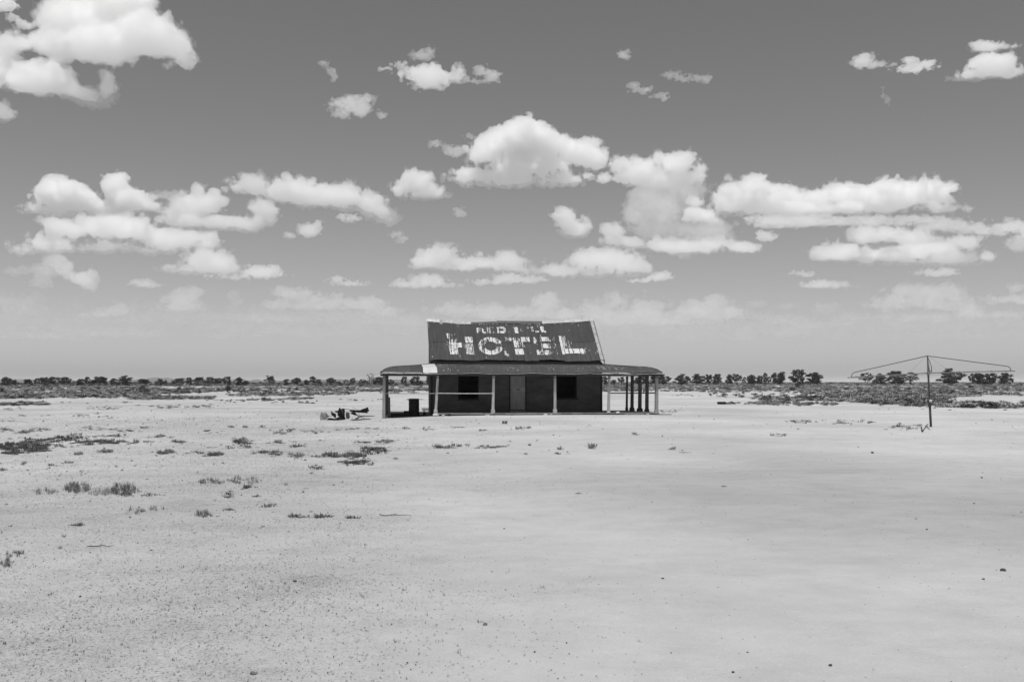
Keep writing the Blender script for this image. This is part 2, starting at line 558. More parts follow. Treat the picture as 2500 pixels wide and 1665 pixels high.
# walls: horizontal ribs as relief, openings cut
WU0, WU1 = 2.455, 11.52
WW = 2.42
FZ = 0.10
def ribbed(name, a, b, horiz, holes, z0, ztop, mat, parent, out, t=0.10):
    """A ribbed wall between plan points a and b; holes in (along, z) boxes; ztop(along) is the top."""
    a, b = Vector(a), Vector(b)
    L = (b - a).length
    d = (b - a) / L
    o2 = Vector(out)
    cuts = sorted(set([0.0, L] + [h[0] for h in holes] + [h[1] for h in holes] + [L * k / 6 for k in range(7)]))
    mb = MB()
    pitch = 0.085
    for i in range(len(cuts) - 1):
        x0, x1 = cuts[i], cuts[i + 1]
        if x1 - x0 < 1e-4: continue
        xm = 0.5 * (x0 + x1)
        spans = [(z0, None)]
        for h in holes:
            if h[0] - 1e-4 <= xm <= h[1] + 1e-4:
                new = []
                spans = [(z0, h[2]), (h[3], None)]
        for sa, sb in spans:
            tops = (ztop(x0), ztop(x1)) if sb is None else (sb, sb)
            zmax = max(tops)
            if zmax - sa < 0.01: continue
            n = max(1, int((zmax - sa) / pitch))
            vs, fs = [], []
            rows = []
            for k in range(n):
                rows += [(k / n, 0.022), ((k + 0.8) / n, 0.0), ((k + 0.999) / n, 0.0)]
            rows.append((1.0, 0.0))
            for fr, off in rows:
                for x, tp in ((x0, tops[0]), (x1, tops[1])):
                    p = a + d * x + o2 * off
                    vs.append((p.x, p.y, sa + (tp - sa) * fr))
            m_ = len(rows)
            for k in range(m_ - 1):
                fs.append((2 * k, 2 * k + 1, 2 * k + 3, 2 * k + 2))
            base = len(vs)
            for fr in (0.0, 1.0):
                for x, tp in ((x0, tops[0]), (x1, tops[1])):
                    p = a + d * x - o2 * t
                    vs.append((p.x, p.y, sa + (tp - sa) * fr))
            fs += [(base + 1, base, base + 2, base + 3), (0, base, base + 1, 1), (2 * m_ - 2, 2 * m_ - 1, base + 3, base + 2)]
            fs += [tuple([2 * k for k in range(m_)] + [base + 2, base]), tuple([2 * k + 1 for k in range(m_ - 1, -1, -1)] + [base + 1, base + 3])]
            mb.add(vs, fs)
    return mb.build(name, mat, parent)

HOLES = [(3.86 - WU0, 4.94 - WU0, 0.72, 2.06), (9.05 - WU0, 10.17 - WU0, 0.76, 2.06), (6.56 - WU0, 7.47 - WU0, FZ - 0.05, 2.10)]
ribbed('front_wall', (WU0, WW, 0), (WU1, WW, 0), True, HOLES, FZ - 0.06, lambda x: 2.74, M['wall'], house, (0, -1, 0))
def gable_top(x):
    return min(2.72 + (5.0 - 2.79) / (W_RIDGE - W_EAVE) * x, 4.86)
ribbed('side_wall', (WU0, 4.95, 0), (WU0, WW + 0.11, 0), True, [], -0.02, lambda x: gable_top(2.42 - x), M['wall'], house, (-1, 0, 0))
ribbed('side_wall', (WU1, WW + 0.11, 0), (WU1, 4.95, 0), True, [], -0.02, gable_top, M['wall'], house, (1, 0, 0))
ribbed('back_wall', (WU1 - 0.11, 4.95, 0), (WU0 + 0.11, 4.95, 0), True, [], -0.02, lambda x: 4.84, M['wall'], house, (0, 1, 0))
mb = MB(); mb.box((WU0 + 0.12, WW + 0.12, FZ - 0.08), (WU1 - 0.12, 4.83, FZ - 0.01)); mb.build('inside_floor', M['black'], house)  # floor, ceiling and partitions coloured black for the shade of the unlit rooms
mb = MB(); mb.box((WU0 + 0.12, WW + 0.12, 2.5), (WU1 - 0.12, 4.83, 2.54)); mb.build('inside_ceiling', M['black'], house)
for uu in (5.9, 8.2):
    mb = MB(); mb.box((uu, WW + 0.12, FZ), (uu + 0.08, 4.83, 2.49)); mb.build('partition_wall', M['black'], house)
for uu in (WU0 - 0.03, WU1 - 0.07):
    mb = MB(); mb.box((uu, WW - 0.045, 0.0), (uu + 0.10, WW - 0.016, 2.70)); mb.build('corner_board', M['dark_wood'], house)

# windows: dark openings with a frame, a mullion-less sash and a sill
for ua, ub, z0, z1 in ((3.86, 4.94, 0.72, 2.06), (9.05, 10.17, 0.76, 2.06)):
    win = MB()
    win.box((ua, WW - 0.005, z0 + 0.03), (ua + 0.05, WW + 0.08, z1)); win.box((ub - 0.05, WW - 0.005, z0 + 0.03), (ub, WW + 0.08, z1))
    win.box((ua + 0.05, WW - 0.003, z1 - 0.05), (ub - 0.05, WW + 0.08, z1 - 0.002))
    wo = win.build('window', M['black'], house)
    s = MB(); s.box((ua - 0.07, WW - 0.08, z0 - 0.03), (ub + 0.07, WW + 0.09, z0 + 0.028)); s.build('sill', M['dark_wood'], wo)
    s = MB()
    for x in (ua + 0.052, ub - 0.092): s.box((x, WW + 0.03, z0 + 0.03), (x + 0.04, WW + 0.06, z1 - 0.052))
    s.box((ua + 0.093, WW + 0.032, z0 + 0.031), (ub - 0.093, WW + 0.058, z0 + 0.08))
    s.build('sash', M['black'], wo)

# door
mb = MB(); mb.box((6.615, WW + 0.03, FZ + 0.01), (7.415, WW + 0.07, 2.04)); door = mb.build('door', M['door'], house)
tag(door, 'grey panelled front door, paler than the wall')
for (a, b, z0, z1) in ((6.70, 6.965, 0.32, 1.12), (7.055, 7.33, 0.32, 1.12), (6.70, 6.965, 1.40, 1.94), (7.055, 7.33, 1.40, 1.94)):
    p = MB()
    p.box((a, WW + 0.018, z0), (b, WW + 0.0285, z0 + 0.02)); p.box((a, WW + 0.018, z1 - 0.02), (b, WW + 0.0285, z1))
    p.box((a, WW + 0.019, z0 + 0.02), (a + 0.02, WW + 0.0285, z1 - 0.02)); p.box((b - 0.02, WW + 0.019, z0 + 0.02), (b, WW + 0.0285, z1 - 0.02))
    p.build('panel_moulding', M['door'], door)
p = MB(); p.box((6.62, WW + 0.012, 1.16), (7.41, WW + 0.0285, 1.36)); p.build('lock_rail', M['door'], door)
p = MB(); p.box((6.95, WW + 0.004, 1.24), (7.12, WW + 0.011, 1.285)); p.build('letter_plate', M['black'], door)
p = MB(); p.lathe([(0.0, 0.0), (0.02, 0.0), (0.012, 0.03), (0.03, 0.045), (0.03, 0.06), (0.0, 0.075)], 12, Matrix.Translation((6.68, WW + 0.012, 1.24)) @ Matrix.Rotation(pi / 2, 4, 'X')); p.build('handle', M['black'], door, True)
p = MB(); p.box((6.64, WW + 0.012, FZ + 0.06), (7.39, WW + 0.0285, FZ + 0.10)); p.build('weather_bar', M['black'], door)
p = MB()
p.box((6.56, WW - 0.02, FZ + 0.0), (6.612, WW + 0.08, 2.10)); p.box((7.418, WW - 0.02, FZ), (7.47, WW + 0.08, 2.10)); p.box((6.612, WW - 0.018, 2.045), (7.418, WW + 0.08, 2.098))
p.build('door_frame', M['black'], house)
p = MB(); p.box((6.56, WW - 0.10, FZ + 0.002), (7.47, WW + 0.1, FZ + 0.03)); p.build('threshold', M['grey_wood'], house)

# veranda roof: concave sheets that roll down to a bullnose at the eave
VT = [0.0, 0.1, 0.44, 0.74, 0.88, 0.97, 1.0]
VZ = [2.60, 2.56, 2.475, 2.42, 2.345, 2.20, 2.12]
def vz(t):
    t = min(max(t, 0), 1)
    return float(np.interp(t, VT, VZ))
VW = 2.62
def vnorm(t):
    e = 0.02
    dz = (vz(t + e) - vz(t - e)) / (min(t + e, 1) - max(t - e, 0)) / VW
    return Vector((0, dz, 1)).normalized()
HL, HR = 2.45, 11.57
EL, ER = -0.17, 14.10
def front_surf(u, t):
    n = vnorm(t)
    sag = 0.014 * sin(u * 1.9) + 0.01 * sin(u * 4.3 + 1)
    return Vector((u, 2.4 - t * 2.6, vz(t) + sag * t)), Vector((0, n.y, n.z))
def hip_start(u):
    if u < HL: return (HL - u) / (HL - EL)
    if u > HR: return (u - HR) / (ER - HR)
    return 0.0
edges = [EL + 0.01, 0.62, 1.27, 1.93, 2.60]
x = 2.60
while x < ER - 0.8:
    x += 0.69
    edges.append(x)
edges.append(ER - 0.01)
for i in range(len(edges) - 1):
    mat = M['galv'] if i == 3 else M['veranda']
    o = sheet('veranda_sheet', edges[i], min(edges[i + 1] + 0.03, ER - 0.01), 0.0, 1.0 + rng.uniform(-0.006, 0.006), front_surf, (0.012 if i == 3 else 0.006 * (i % 2)), mat, house, 11, hip_start)
    if i == 3: tag(o, 'new pale galvanised sheet among the dark ones')
def side_surf(sign):
    def f(v, t):                                     # v runs along the depth of the house
        n = vnorm(t)
        u = (HL - t * (HL - EL)) if sign < 0 else (HR + t * (ER - HR))
        return Vector((u, v, vz(t))), Vector((sign * abs(n.y) if n.y < 0 else -sign * n.y, 0, n.z))
    return f
VBACK = 6.3
for sign in (-1, 1):
    ed = np.linspace(-0.19, VBACK, 10)
    for i in range(9):
        st = lambda v: max(0.0, (2.4 - v) / 2.6)
        sheet('veranda_sheet', ed[i], min(ed[i + 1] + 0.03, VBACK), 0.0, 1.0, side_surf(sign), 0.006 * (i % 2), M['veranda'], house, 8, st)
# hip cappings
for (hx, ex) in ((HL, EL), (HR, ER)):
    pts = []
    for k in range(13):
        t = k / 12
        pts.append((hx + (ex - hx) * t, 2.4 - 2.6 * t, vz(t) + 0.012))
    mb = MB(); mb.tube(pts, 0.03, 6); mb.build('hip_cap', M['cap_dark'] if hx == HL else M['veranda'], house, True)
# gutter, eave beams
def wavy_box(name, u_a, u_b, w0, w1, zf0, zf1, mat):
    n = 40
    vs, fs = [], []
    for i in range(n + 1):
        u = u_a + (u_b - u_a) * i / n
        vs += [(u, w0, zf0(u)), (u, w1, zf0(u)), (u, w1, zf1(u)), (u, w0, zf1(u))]
    for i in range(n):
        a = i * 4
        for k in range(4):
            fs.append((a + k, a + 4 + k, a + 4 + (k + 1) % 4, a + (k + 1) % 4))
    fs += [(0, 1, 2, 3), (n * 4 + 3, n * 4 + 2, n * 4 + 1, n * 4)]
    mb = MB(); mb.add(vs, fs)
    return mb.build(name, mat, house)
sag = lambda u: 0.014 * sin(u * 1.9) + 0.01 * sin(u * 4.3 + 1)
wavy_box('gutter', EL - 0.06, 3.6, -0.29, -0.21, lambda u: 2.055 + sag(u), lambda u: 2.085 + sag(u), M['cap'])
wavy_box('gutter', 3.62, 10.4, -0.28, -0.212, lambda u: 2.07 + sag(u), lambda u: 2.092 + sag(u), M['cap'])
wavy_box('gutter', 10.42, ER + 0.07, -0.29, -0.21, lambda u: 2.05 + sag(u), lambda u: 2.078 + sag(u), M['cap'])
wavy_box('fascia_board', EL, ER, -0.205, -0.17, lambda u: 1.985 + 0.4 * sag(u), lambda u: 2.09 + sag(u), M['dark_wood'])
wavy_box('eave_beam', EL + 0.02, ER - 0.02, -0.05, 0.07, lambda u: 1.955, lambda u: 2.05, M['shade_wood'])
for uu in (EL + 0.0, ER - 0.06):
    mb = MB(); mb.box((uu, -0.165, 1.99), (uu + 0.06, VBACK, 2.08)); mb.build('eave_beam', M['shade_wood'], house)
for k, uu in enumerate(np.linspace(0.0, 13.86, 15)):
    wr = 2.4 - max(0.0, (HL - uu), (uu - HR)) * 1.0
    mb = MB(); mb.box((uu - 0.03, 0.08, 2.06), (uu + 0.03, max(0.3, wr), 2.12)); mb.build('rafter', M['dark_wood'], house)

# posts
def post(u, w, z0, width, mat, lean_u=0.0, lean_w=0.0, plinth=True, top=2.0, pw=1.45, cut=None, pmat=None, cap_=True):
    mb = MB()
    h = width / 2
    prof = [(0, 1.0), (0.35, 0.97), (0.75, 0.92), (1.0, 0.9)]
    vs, fs = [], []
    for fr, k in prof:
        cx, cw, z = u + lean_u * fr, w + lean_w * fr, z0 + (top - z0) * fr
        q = h * k
        c = q * 0.22
        for (a, b) in ((q - c, -q), (q, -q + c), (q, q - c), (q - c, q), (-q + c, q), (-q, q - c), (-q, -q + c), (-q + c, -q)):
            vs.append((cx + a, cw + b, z))
    for i in range(len(prof) - 1):
        for k in range(8):
            fs.append((i * 8 + k, i * 8 + (k + 1) % 8, (i + 1) * 8 + (k + 1) % 8, (i + 1) * 8 + k))
    fs += [tuple(range(7, -1, -1)), tuple((len(prof) - 1) * 8 + k for k in range(8))]
    mb.add(vs, fs)
    o = mb.build('post', mat, house)
    if plinth:
        p = MB()
        q = h * pw
        p.box((u - q, w - q, z0 - 0.012), (u + q, w + q, z0 + 0.16))
        p.box((u - q * 0.86, w - q * 0.86, z0 + 0.1605), (u + q * 0.86, w + q * 0.86, z0 + 0.20))
        p.build('plinth', pmat or mat, o, bevel=0.012)
    if cap_:
        p = MB()
        q = h * 1.15
        p.box((u + lean_u - q, w + lean_w - q, top - 0.10), (u + lean_u + q, w + lean_w + q, top - 0.055))
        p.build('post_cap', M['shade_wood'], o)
    return o
post(0.0, 0.0, -0.17, 0.15, M['grey_wood'], 0.02, 0.0, False, 1.955)
post(2.56, 0.0, FZ, 0.13, M['white_wood'], 0.10, 0, True, 1.955)
post(5.42, 0.0, FZ, 0.135, M['white_wood'], 0.035, 0, True, 1.955)
post(8.57, 0.0, FZ, 0.135, M['white_wood'], 0.0, 0, True, 1.955)
post(11.33, 0.0, FZ, 0.125, M['white_wood'], 0.05, 0, False, 1.955)
mb = MB(); mb.box((11.25, -0.09, FZ + 0.001), (11.41, 0.09, FZ + 0.07)); mb.build('footing', M['pale'], house)
post(13.83, 0.0, FZ - 0.05, 0.17, M['grey_wood'], 0.03, 0, True, 1.955, 1.15)
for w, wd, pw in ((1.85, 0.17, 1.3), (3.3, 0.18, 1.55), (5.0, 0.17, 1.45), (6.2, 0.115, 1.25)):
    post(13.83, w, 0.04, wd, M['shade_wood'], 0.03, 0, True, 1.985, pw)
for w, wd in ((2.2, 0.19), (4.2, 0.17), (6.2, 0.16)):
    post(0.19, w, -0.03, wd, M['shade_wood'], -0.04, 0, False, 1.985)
mb = MB(); mb.tube([(0.29, 0.35, -0.1), (0.27, 0.35, 0.9)], 0.05, 8); mb.build('stub_post', M['shade_wood'], house)

# rails
def rail(a, b, mat, s=0.028):
    mb = MB()
    a, b = Vector(a), Vector(b)
    m = 0.5 * (a + b) - Vector((0, 0, 0.01))
    mb.tube([a, m, b], s, 6)
    return mb.build('rail', mat, house)
rail((0.13, -0.075, 1.095), (2.56, -0.075, 1.09), M['grey_wood'], 0.02)
rail((2.62, -0.082, 1.10), (5.40, -0.082, 1.085), M['white_wood'], 0.026)
rail((11.38, 0.11, 1.09), (13.83, 0.11, 1.10), M['dark_wood'], 0.034)  # dark timber here carries the roof's shade on this rail

# veranda floor: worn boards and a broken front edge
nb = 20
us = np.linspace(2.62, 13.98, nb + 1)
for i in range(nb):
    a, b = us[i], us[i + 1] - 0.012
    f = -0.10 + rng.uniform(-0.05, 0.07)
    mb = MB(); mb.box((a, f, FZ - 0.045 + rng.uniform(-0.008, 0.004)), (b, WW - 0.05, FZ + rng.uniform(-0.006, 0.003)))
    mb.build('floor_board', M['grey_wood'], house)
mb = MB(); mb.box((2.6, 0.05, -0.03), (13.95, 0.14, FZ - 0.055)); mb.build('floor_joist', M['dark_wood'], house)
mb = MB(); mb.box((11.6, WW + 0.0, -0.02), (13.95, 6.3, 0.03)); mb.build('floor_slab', M['dark_wood'], house)
mb = MB(); mb.box((0.2, 0.5, -0.1), (2.5, 6.2, -0.02)); mb.build('earth_floor_shade', M['dark_wood'], house)  # dark slab added as the veranda's shade on the bare earth

# ---- the painted sign: worn paint left mostly on the crests of the corrugation
def kx(X): return 0.107 + (X - 100) / 2000.0 * 0.155
SIGN = {
 'R': [(683, 163, 702, 222, .8), (700, 163, 745, 177, .6), (745, 170, 768, 195, .65), (704, 192, 752, 203, .5), (740, 200, 768, 213, .7), (765, 210, 800, 226, .7)],
 'E': [(815, 158, 845, 225, .5), (845, 155, 900, 172, .4), (845, 184, 885, 198, .4), (845, 208, 918, 226, .5)],
 'D': [(935, 152, 966, 226, .7), (966, 150, 1030, 170, .65), (1015, 162, 1052, 212, .7), (966, 204, 1030, 226, .85)],
 'H': [(1158, 155, 1200, 228, .95), (1240, 150, 1262, 172, .5), (1240, 178, 1258, 222, .3), (1200, 182, 1240, 196, .12)],
 'I': [(1312, 152, 1332, 165, .35), (1368, 150, 1392, 206, .55)],
 'L': [(1385, 150, 1394, 180, .4), (1415, 200, 1470, 216, .85)],
 'L2': [(1480, 144, 1520, 192, .85), (1500, 198, 1552, 216, .85), (1485, 192, 1510, 205, .3)],
 'H_big': [(310, 232, 350, 290, .5), (350, 240, 430, 282, .3), (338, 300, 438, 345, .62), (342, 345, 442, 405, .88), (350, 412, 452, 490, .9), (440, 348, 498, 402, .72), (500, 350, 545, 400, .06),
           (540, 275, 632, 345, .85), (544, 360, 640, 420, .78), (556, 420, 640, 490, .8), (640, 385, 654, 495, .9)],
 'O_big': [('ring', 860, 388, 152, 110, 0.52)],
 'T_big': [(1040, 280, 1105, 322, .5), (1105, 285, 1240, 318, .5), (1240, 278, 1345, 332, .9), (1150, 320, 1205, 400, .92), (1200, 320, 1262, 400, .38), (1170, 395, 1215, 430, .6), (1166, 424, 1272, 492, .95), (1215, 390, 1250, 430, .15)],
 'E_big': [(1392, 280, 1425, 355, .7), (1430, 300, 1470, 375, .35), (1460, 285, 1500, 490, .3), (1478, 276, 1600, 326, .85), (1600, 276, 1672, 320, .4), (1495, 360, 1610, 412, .82), (1470, 415, 1520, 440, .45), (1440, 440, 1640, 495, .62), (1440, 455, 1500, 495, .9), (1660, 360, 1675, 400, .6), (1672, 440, 1700, 488, .45)],
 'L_big': [(1732, 266, 1765, 490, .7), (1770, 266, 1812, 480, .45), (1812, 340, 1850, 420, .35), (1790, 424, 2040, 478, .82), (1990, 470, 2050, 490, .4)],
 'smudge': [(1035, 455, 1060, 500, .6), (1060, 485, 1085, 518, .6)],
 'veranda': [],
}
wear_rng = np.random.RandomState(5)
col_w = wear_rng.rand(4000)
tab = wear_rng.rand(64, 64)
def vn2(x, y):
    xi, yi = int(math.floor(x)), int(math.floor(y))
    fx, fy = x - xi, y - yi
    fx, fy = fx * fx * (3 - 2 * fx), fy * fy * (3 - 2 * fy)
    a, b = tab[xi % 64, yi % 64], tab[(xi + 1) % 64, yi % 64]
    c, d = tab[xi % 64, (yi + 1) % 64], tab[(xi + 1) % 64, (yi + 1) % 64]
    return (a + (b - a) * fx) * (1 - fy) + (c + (d - c) * fx) * fy
DU, DS = PITCH_C / 4, 1.0 / 84
cells = {k: [] for k in SIGN}
cells['flake'] = []
nu_cells = int((U1 - 0.2 - U0) / DU)
for i in range(nu_cells):
    u = U0 + (i + 0.5) * DU
    crest = 0.5 + 0.5 * cos(2 * pi * u / PITCH_C)
    ci = int(u / PITCH_C)
    for j in range(2, 82):
        s = (j + 0.5) * DS
        w, z = main_roof(u, s)
        px, py = project(to_world(u, w, z))
        X, Yc = (px - 1030) * 5.12, (py - 770) * 5.12
        d, who = 0.0, None
        if 225 < X < 2120 and 120 < Yc < 530:
            for k, shapes in SIGN.items():
                for sh in shapes:
                    if sh[0] == 'ring':
                        _, cx, cyy, rx, ry, inner = sh
                        xx = (X - 0.10 * (Yc - cyy) - cx) / rx
                        yy = (Yc - cyy) / ry
                        r = sqrt(xx * xx + yy * yy)
                        if inner < r < 1.0:
                            ang = math.degrees(math.atan2(-yy, xx))
                            dd = 0.85
                            if -8 < ang < 22: dd = 0.12
                            elif 140 < ang or ang < -150: dd = 0.42
                            elif 100 < ang <= 140: dd = 0.5 if r > 0.8 else 0.25
                            elif -150 <= ang < -115: dd = 0.6
                            if r > 0.94 and abs(ang) > 20: dd = max(dd, 0.8)
                            if dd > d: d, who = dd, k
                    else:
                        x0, y0, x1, y1, dd = sh
                        ym = 0.5 * (y0 + y1)
                        Xs = X - kx(X) * (Yc - ym)
                        jit = 5 * (vn2(u * 22, s * 40) - 0.5)
                        if x0 + jit <= Xs <= x1 + jit and y0 - 2 + jit <= Yc <= y1 + 2 + jit and dd > d:
                            d, who = dd, k
        wear = 0.46 * col_w[ci] + 0.34 * vn2(u * 15 + 5, s * 22) + 0.20 * wear_rng.rand()
        wear = (wear - 0.5) * 1.5 + 0.61 - 0.46 * (crest - 0.5)
        if who and wear < d:
            cells[who].append((i, j))
        elif not who:
            streaky = vn2(u * 7 + 31, s * 4 + 3)
            if wear_rng.rand() < 0.0018 + 0.035 * max(0, streaky - 0.74) + (0.05 if s > 0.93 else 0) and crest > 0.3:
                n = wear_rng.randint(1, 5)
                for q in range(n):
                    if j + q < 82: cells['flake'].append((i, j + q))
for k, cl in cells.items():
    if not cl: continue
    mb = MB()
    for i, j in cl:
        q = []
        for (a, b) in ((0, 0), (1, 0), (1, 1), (0, 1)):
            u, s = U0 + (i + a) * DU, (j + b) * DS
            w, z = main_roof(u, s)
            q.append(Vector((u, w, z)) + NRM * (corr(u) + 0.026))
        mb.add(q, [(0, 1, 2, 3)])
    if k == 'flake':
        o = mb.build('paint_flakes', M['paint'], house); o['kind'] = 'stuff'
        o['label'] = 'flecks of old white paint across the roof'
    elif k == 'smudge':
        o = mb.build('paint_smudge', M['paint'], house)
    else:
        o = mb.build('painted_letter', M['paint'], house)
        o['kind'] = 'stuff'
        o['label'] = ('worn large white letter %s of HOTEL on the roof' if k.endswith('_big') else 'worn small white letter %s in the upper line on the roof') % k[0]
# paint left on the veranda roof
mb = MB()
for i in range(int((13.6 - 2.7) / DU)):
    u = 2.7 + i * DU
    if cos(2 * pi * u / PITCH_C) < 0.0: continue
    for j in range(40):
        t = 0.08 + j * 0.022
        streaky = vn2(u * 3 + 9, t * 3)
        pr = 0.010 + 0.05 * max(0, streaky - 0.6)
        if 0.55 < t < 0.85: pr += 0.05 * (col_w[int(u / 0.15)] > 0.62)
        if u < 3.7 and t < 0.4: pr += 0.35 * (vn2(u * 9, t * 9) > 0.5)
        if 10.8 < u < 11.8 and 0.5 < t < 0.9: pr += 0.25 * (col_w[int(u / 0.076) + 300] > 0.6)
        if wear_rng.rand() < pr:
            q = []
            for (a, b) in ((0, 0), (1, 0), (1, 1), (0, 1)):
                p, n = front_surf(u + a * DU, min(t + b * 0.03, 0.995))
                q.append(p + n * (corr(u + a * DU) + 0.012))
            mb.add(q, [(0, 1, 2, 3)])
o = mb.build('paint_flakes', M['paint'], house); o['kind'] = 'stuff'
o['label'] = 'flecks of old white paint on the veranda roof'
# ------------------------------------------------------------------ things under and beside the veranda
def put(o, loc, rz=0.0, rx=0.0, ry=0.0, s=1.0):
    o.location = loc
    o.rotation_euler = (rx, ry, rz)
    o.scale = (s, s, s) if isinstance(s, (int, float)) else s
    return o

def gz(p): return ground_z(p[0], p[1])

# black drum
p = to_world(1.52, 1.0, 0); p.z = -0.03
drum = empty('oil_drum', p)
tag(drum, 'black steel drum standing under the left end of the veranda', 'drum')
prof = [(0.0, 0.02), (0.255, 0.02), (0.262, 0.0), (0.268, 0.02), (0.262, 0.04), (0.262, 0.27), (0.272, 0.285), (0.272, 0.30), (0.262, 0.315), (0.262, 0.55), (0.272, 0.565), (0.272, 0.58), (0.262, 0.595), (0.262, 0.82), (0.268, 0.84), (0.262, 0.855), (0.25, 0.85), (0.25, 0.835), (0.0, 0.835)]
mb = MB(); mb.lathe(prof, 28); mb.build('body', M['black'], drum, True)
mb = MB(); mb.lathe([(0.0, 0.857), (0.03, 0.857), (0.03, 0.836), (0.034, 0.836)], 12, Matrix.Translation((0.15, 0.05, 0))); mb.build('bung', M['steel_dark'], drum, True)

# small crate, low slab
p = to_world(1.14, 0.95, -0.04)
mb = MB()
mb.box((-0.13, -0.16, 0), (0.13, 0.16, 0.015))
for a, b in (((-0.13, -0.16), (0.13, -0.145)), ((-0.13, 0.145), (0.13, 0.16)), ((-0.13, -0.144), (-0.115, 0.144)), ((0.115, -0.144), (0.13, 0.144))):
    mb.box((a[0], a[1], 0.016), (b[0], b[1], 0.11)); mb.box((a[0], a[1], 0.125), (b[0], b[1], 0.24))
o = mb.build('small_crate', M['black']); put(o, p, TH)
tag(o, 'small black crate tight against the drum under the veranda', 'crate')
p = to_world(0.68, 0.7, -0.09)
mb = MB(); mb.box((-0.33, -0.1, 0), (0.30, 0.1, 0.17)); mb.box((-0.30, -0.12, 0.171), (0.31, 0.09, 0.19))
o = mb.build('timber_beam', M['black'], bevel=0.01); put(o, p, TH + 0.03)
tag(o, 'low dark timber beam lying between the corner post and the crate', 'beam')

# white tank lying behind the veranda corner
p = to_world(2.44, 7.2, 0.0)
tank = empty('water_tank', p, TH)
tag(tank, 'pale round-ended tank lying on its side behind the veranda corner', 'tank')
mb = MB(); mb.lathe([(0.0, -0.28), (0.08, -0.27), (0.12, -0.23), (0.135, -0.17), (0.135, 0.17), (0.12, 0.23), (0.08, 0.27), (0.0, 0.28)], 22, Matrix.Translation((0, 0, 0.16)) @ Matrix.Rotation(pi / 2, 4, 'Y')); mb.build('shell', M['pale'], tank, True)
for s in (-0.15, 0.15):
    mb = MB(); mb.box((s - 0.03, -0.11, 0.0), (s + 0.03, 0.11, 0.05)); mb.build('cradle', M['black'], tank)

def lump(name, size, mat, seed, sub=2):
    r = random.Random(seed)
    import bmesh
    bm = bmesh.new()
    bmesh.ops.create_icosphere(bm, subdivisions=sub, radius=1.0)
    ax = [Vector((r.uniform(-1, 1), r.uniform(-1, 1), r.uniform(-1, 1))).normalized() for _ in range(7)]
    dd = [r.uniform(0.55, 0.95) for _ in ax]
    for v in bm.verts:
        for a, d in zip(ax, dd):
            k = v.co.dot(a)
            if k > d: v.co -= a * (k - d)
        v.co *= 1 + r.uniform(-0.05, 0.05)
        v.co = Vector((v.co.x * size[0], v.co.y * size[1], v.co.z * size[2]))
    me = bpy.data.meshes.new(name)
    bm.to_mesh(me); bm.free()
    me.materials.append(mat)
    o = bpy.data.objects.new(name, me)
    COL.objects.link(o)
    return o

for k, (u, w, z, sz, mat, name, lab, cat) in enumerate([
    (2.55, -0.45, 0.0, (0.17, 0.12, 0.08), M['pale'], 'rubble_lump', 'white rubble lump on the ground at the second veranda post', 'rubble'),
    (2.92, -0.40, 0.0, (0.11, 0.08, 0.04), M['pale'], 'rubble_lump', 'thin white rubble piece just right of the lump at the second post', 'rubble'),
    (3.22, -0.38, 0.0, (0.13, 0.1, 0.06), M['black'], 'rubble_lump', 'black lump on the ground below the floor edge near the second post', 'rubble'),
    (8.0, -0.42, 0.0, (0.17, 0.1, 0.045), M['pale'], 'rubble_lump', 'white flat rubble on the ground between the door and the fourth post', 'rubble'),
    (8.3, -0.5, 0.0, (0.08, 0.08, 0.03), M['pale'], 'rubble_lump', 'small white chip below the fourth veranda post', 'rubble'),
    (11.75, -0.25, 0.09, (0.12, 0.09, 0.055), M['pale'], 'rubble_lump', 'white rubble lump on the broken floor edge near the right bay', 'rubble'),
    (13.25, -0.45, 0.0, (0.16, 0.1, 0.03), M['pale'], 'rubble_lump', 'flat pale rubble on the ground before the right corner post', 'rubble'),
    (5.1, -0.45, 0.0, (0.14, 0.09, 0.03), M['pale'], 'rubble_lump', 'flat pale rubble on the ground below the third veranda post', 'rubble'),
    (6.3, -0.55, 0.0, (0.06, 0.05, 0.04), M['stone'], 'rubble_lump', 'small dark clod on the ground left of the door', 'rubble'),
    (2.05, 0.9, -0.02, (0.1, 0.1, 0.12), M['black'], 'rubble_lump', 'dark lump beside the drum in the veranda shade', 'rubble'),
]):
    o = lump(name, sz, mat, 50 + k)
    p = to_world(u, w, 0); p.z = max(z, gz(p)) + sz[2] * 0.55
    put(o, p, k * 1.3)
    tag(o, lab, cat, 'rubble along the veranda edge')
for k, (u, w, L, rz, lab) in enumerate([(14.0, -0.55, 0.9, -0.12, 'dark plank lying on the ground off the right corner post'), (12.6, -0.3, 1.0, 0.03, 'grey loose plank along the right floor edge')]):
    mb = MB(); mb.box((-L / 2, -0.06, 0), (L / 2, 0.06, 0.03)); mb.box((-L / 2 + 0.1, -0.055, 0.0305), (-L / 2 + 0.14, 0.055, 0.05))
    o = mb.build('loose_plank', M['shade_wood'] if k == 0 else M['grey_wood'])
    put(o, to_world(u, w, 0.005), TH + rz)
    tag(o, lab, 'plank')
# a small bird on the rail
mb = MB()
mb.lathe([(0.0, -0.09), (0.012, -0.08), (0.014, -0.03), (0.03, 0.0), (0.036, 0.035), (0.03, 0.065), (0.018, 0.078), (0.022, 0.095), (0.018, 0.112), (0.006, 0.122), (0.0, 0.14)], 10, Matrix.Rotation(0.6, 4, 'Y'))
o = mb.build('bird', M['black'], smooth=True); put(o, to_world(13.2, 0.11, 1.16), TH)
tag(o, 'small dark bird perched on the rail of the right veranda bay', 'bird')

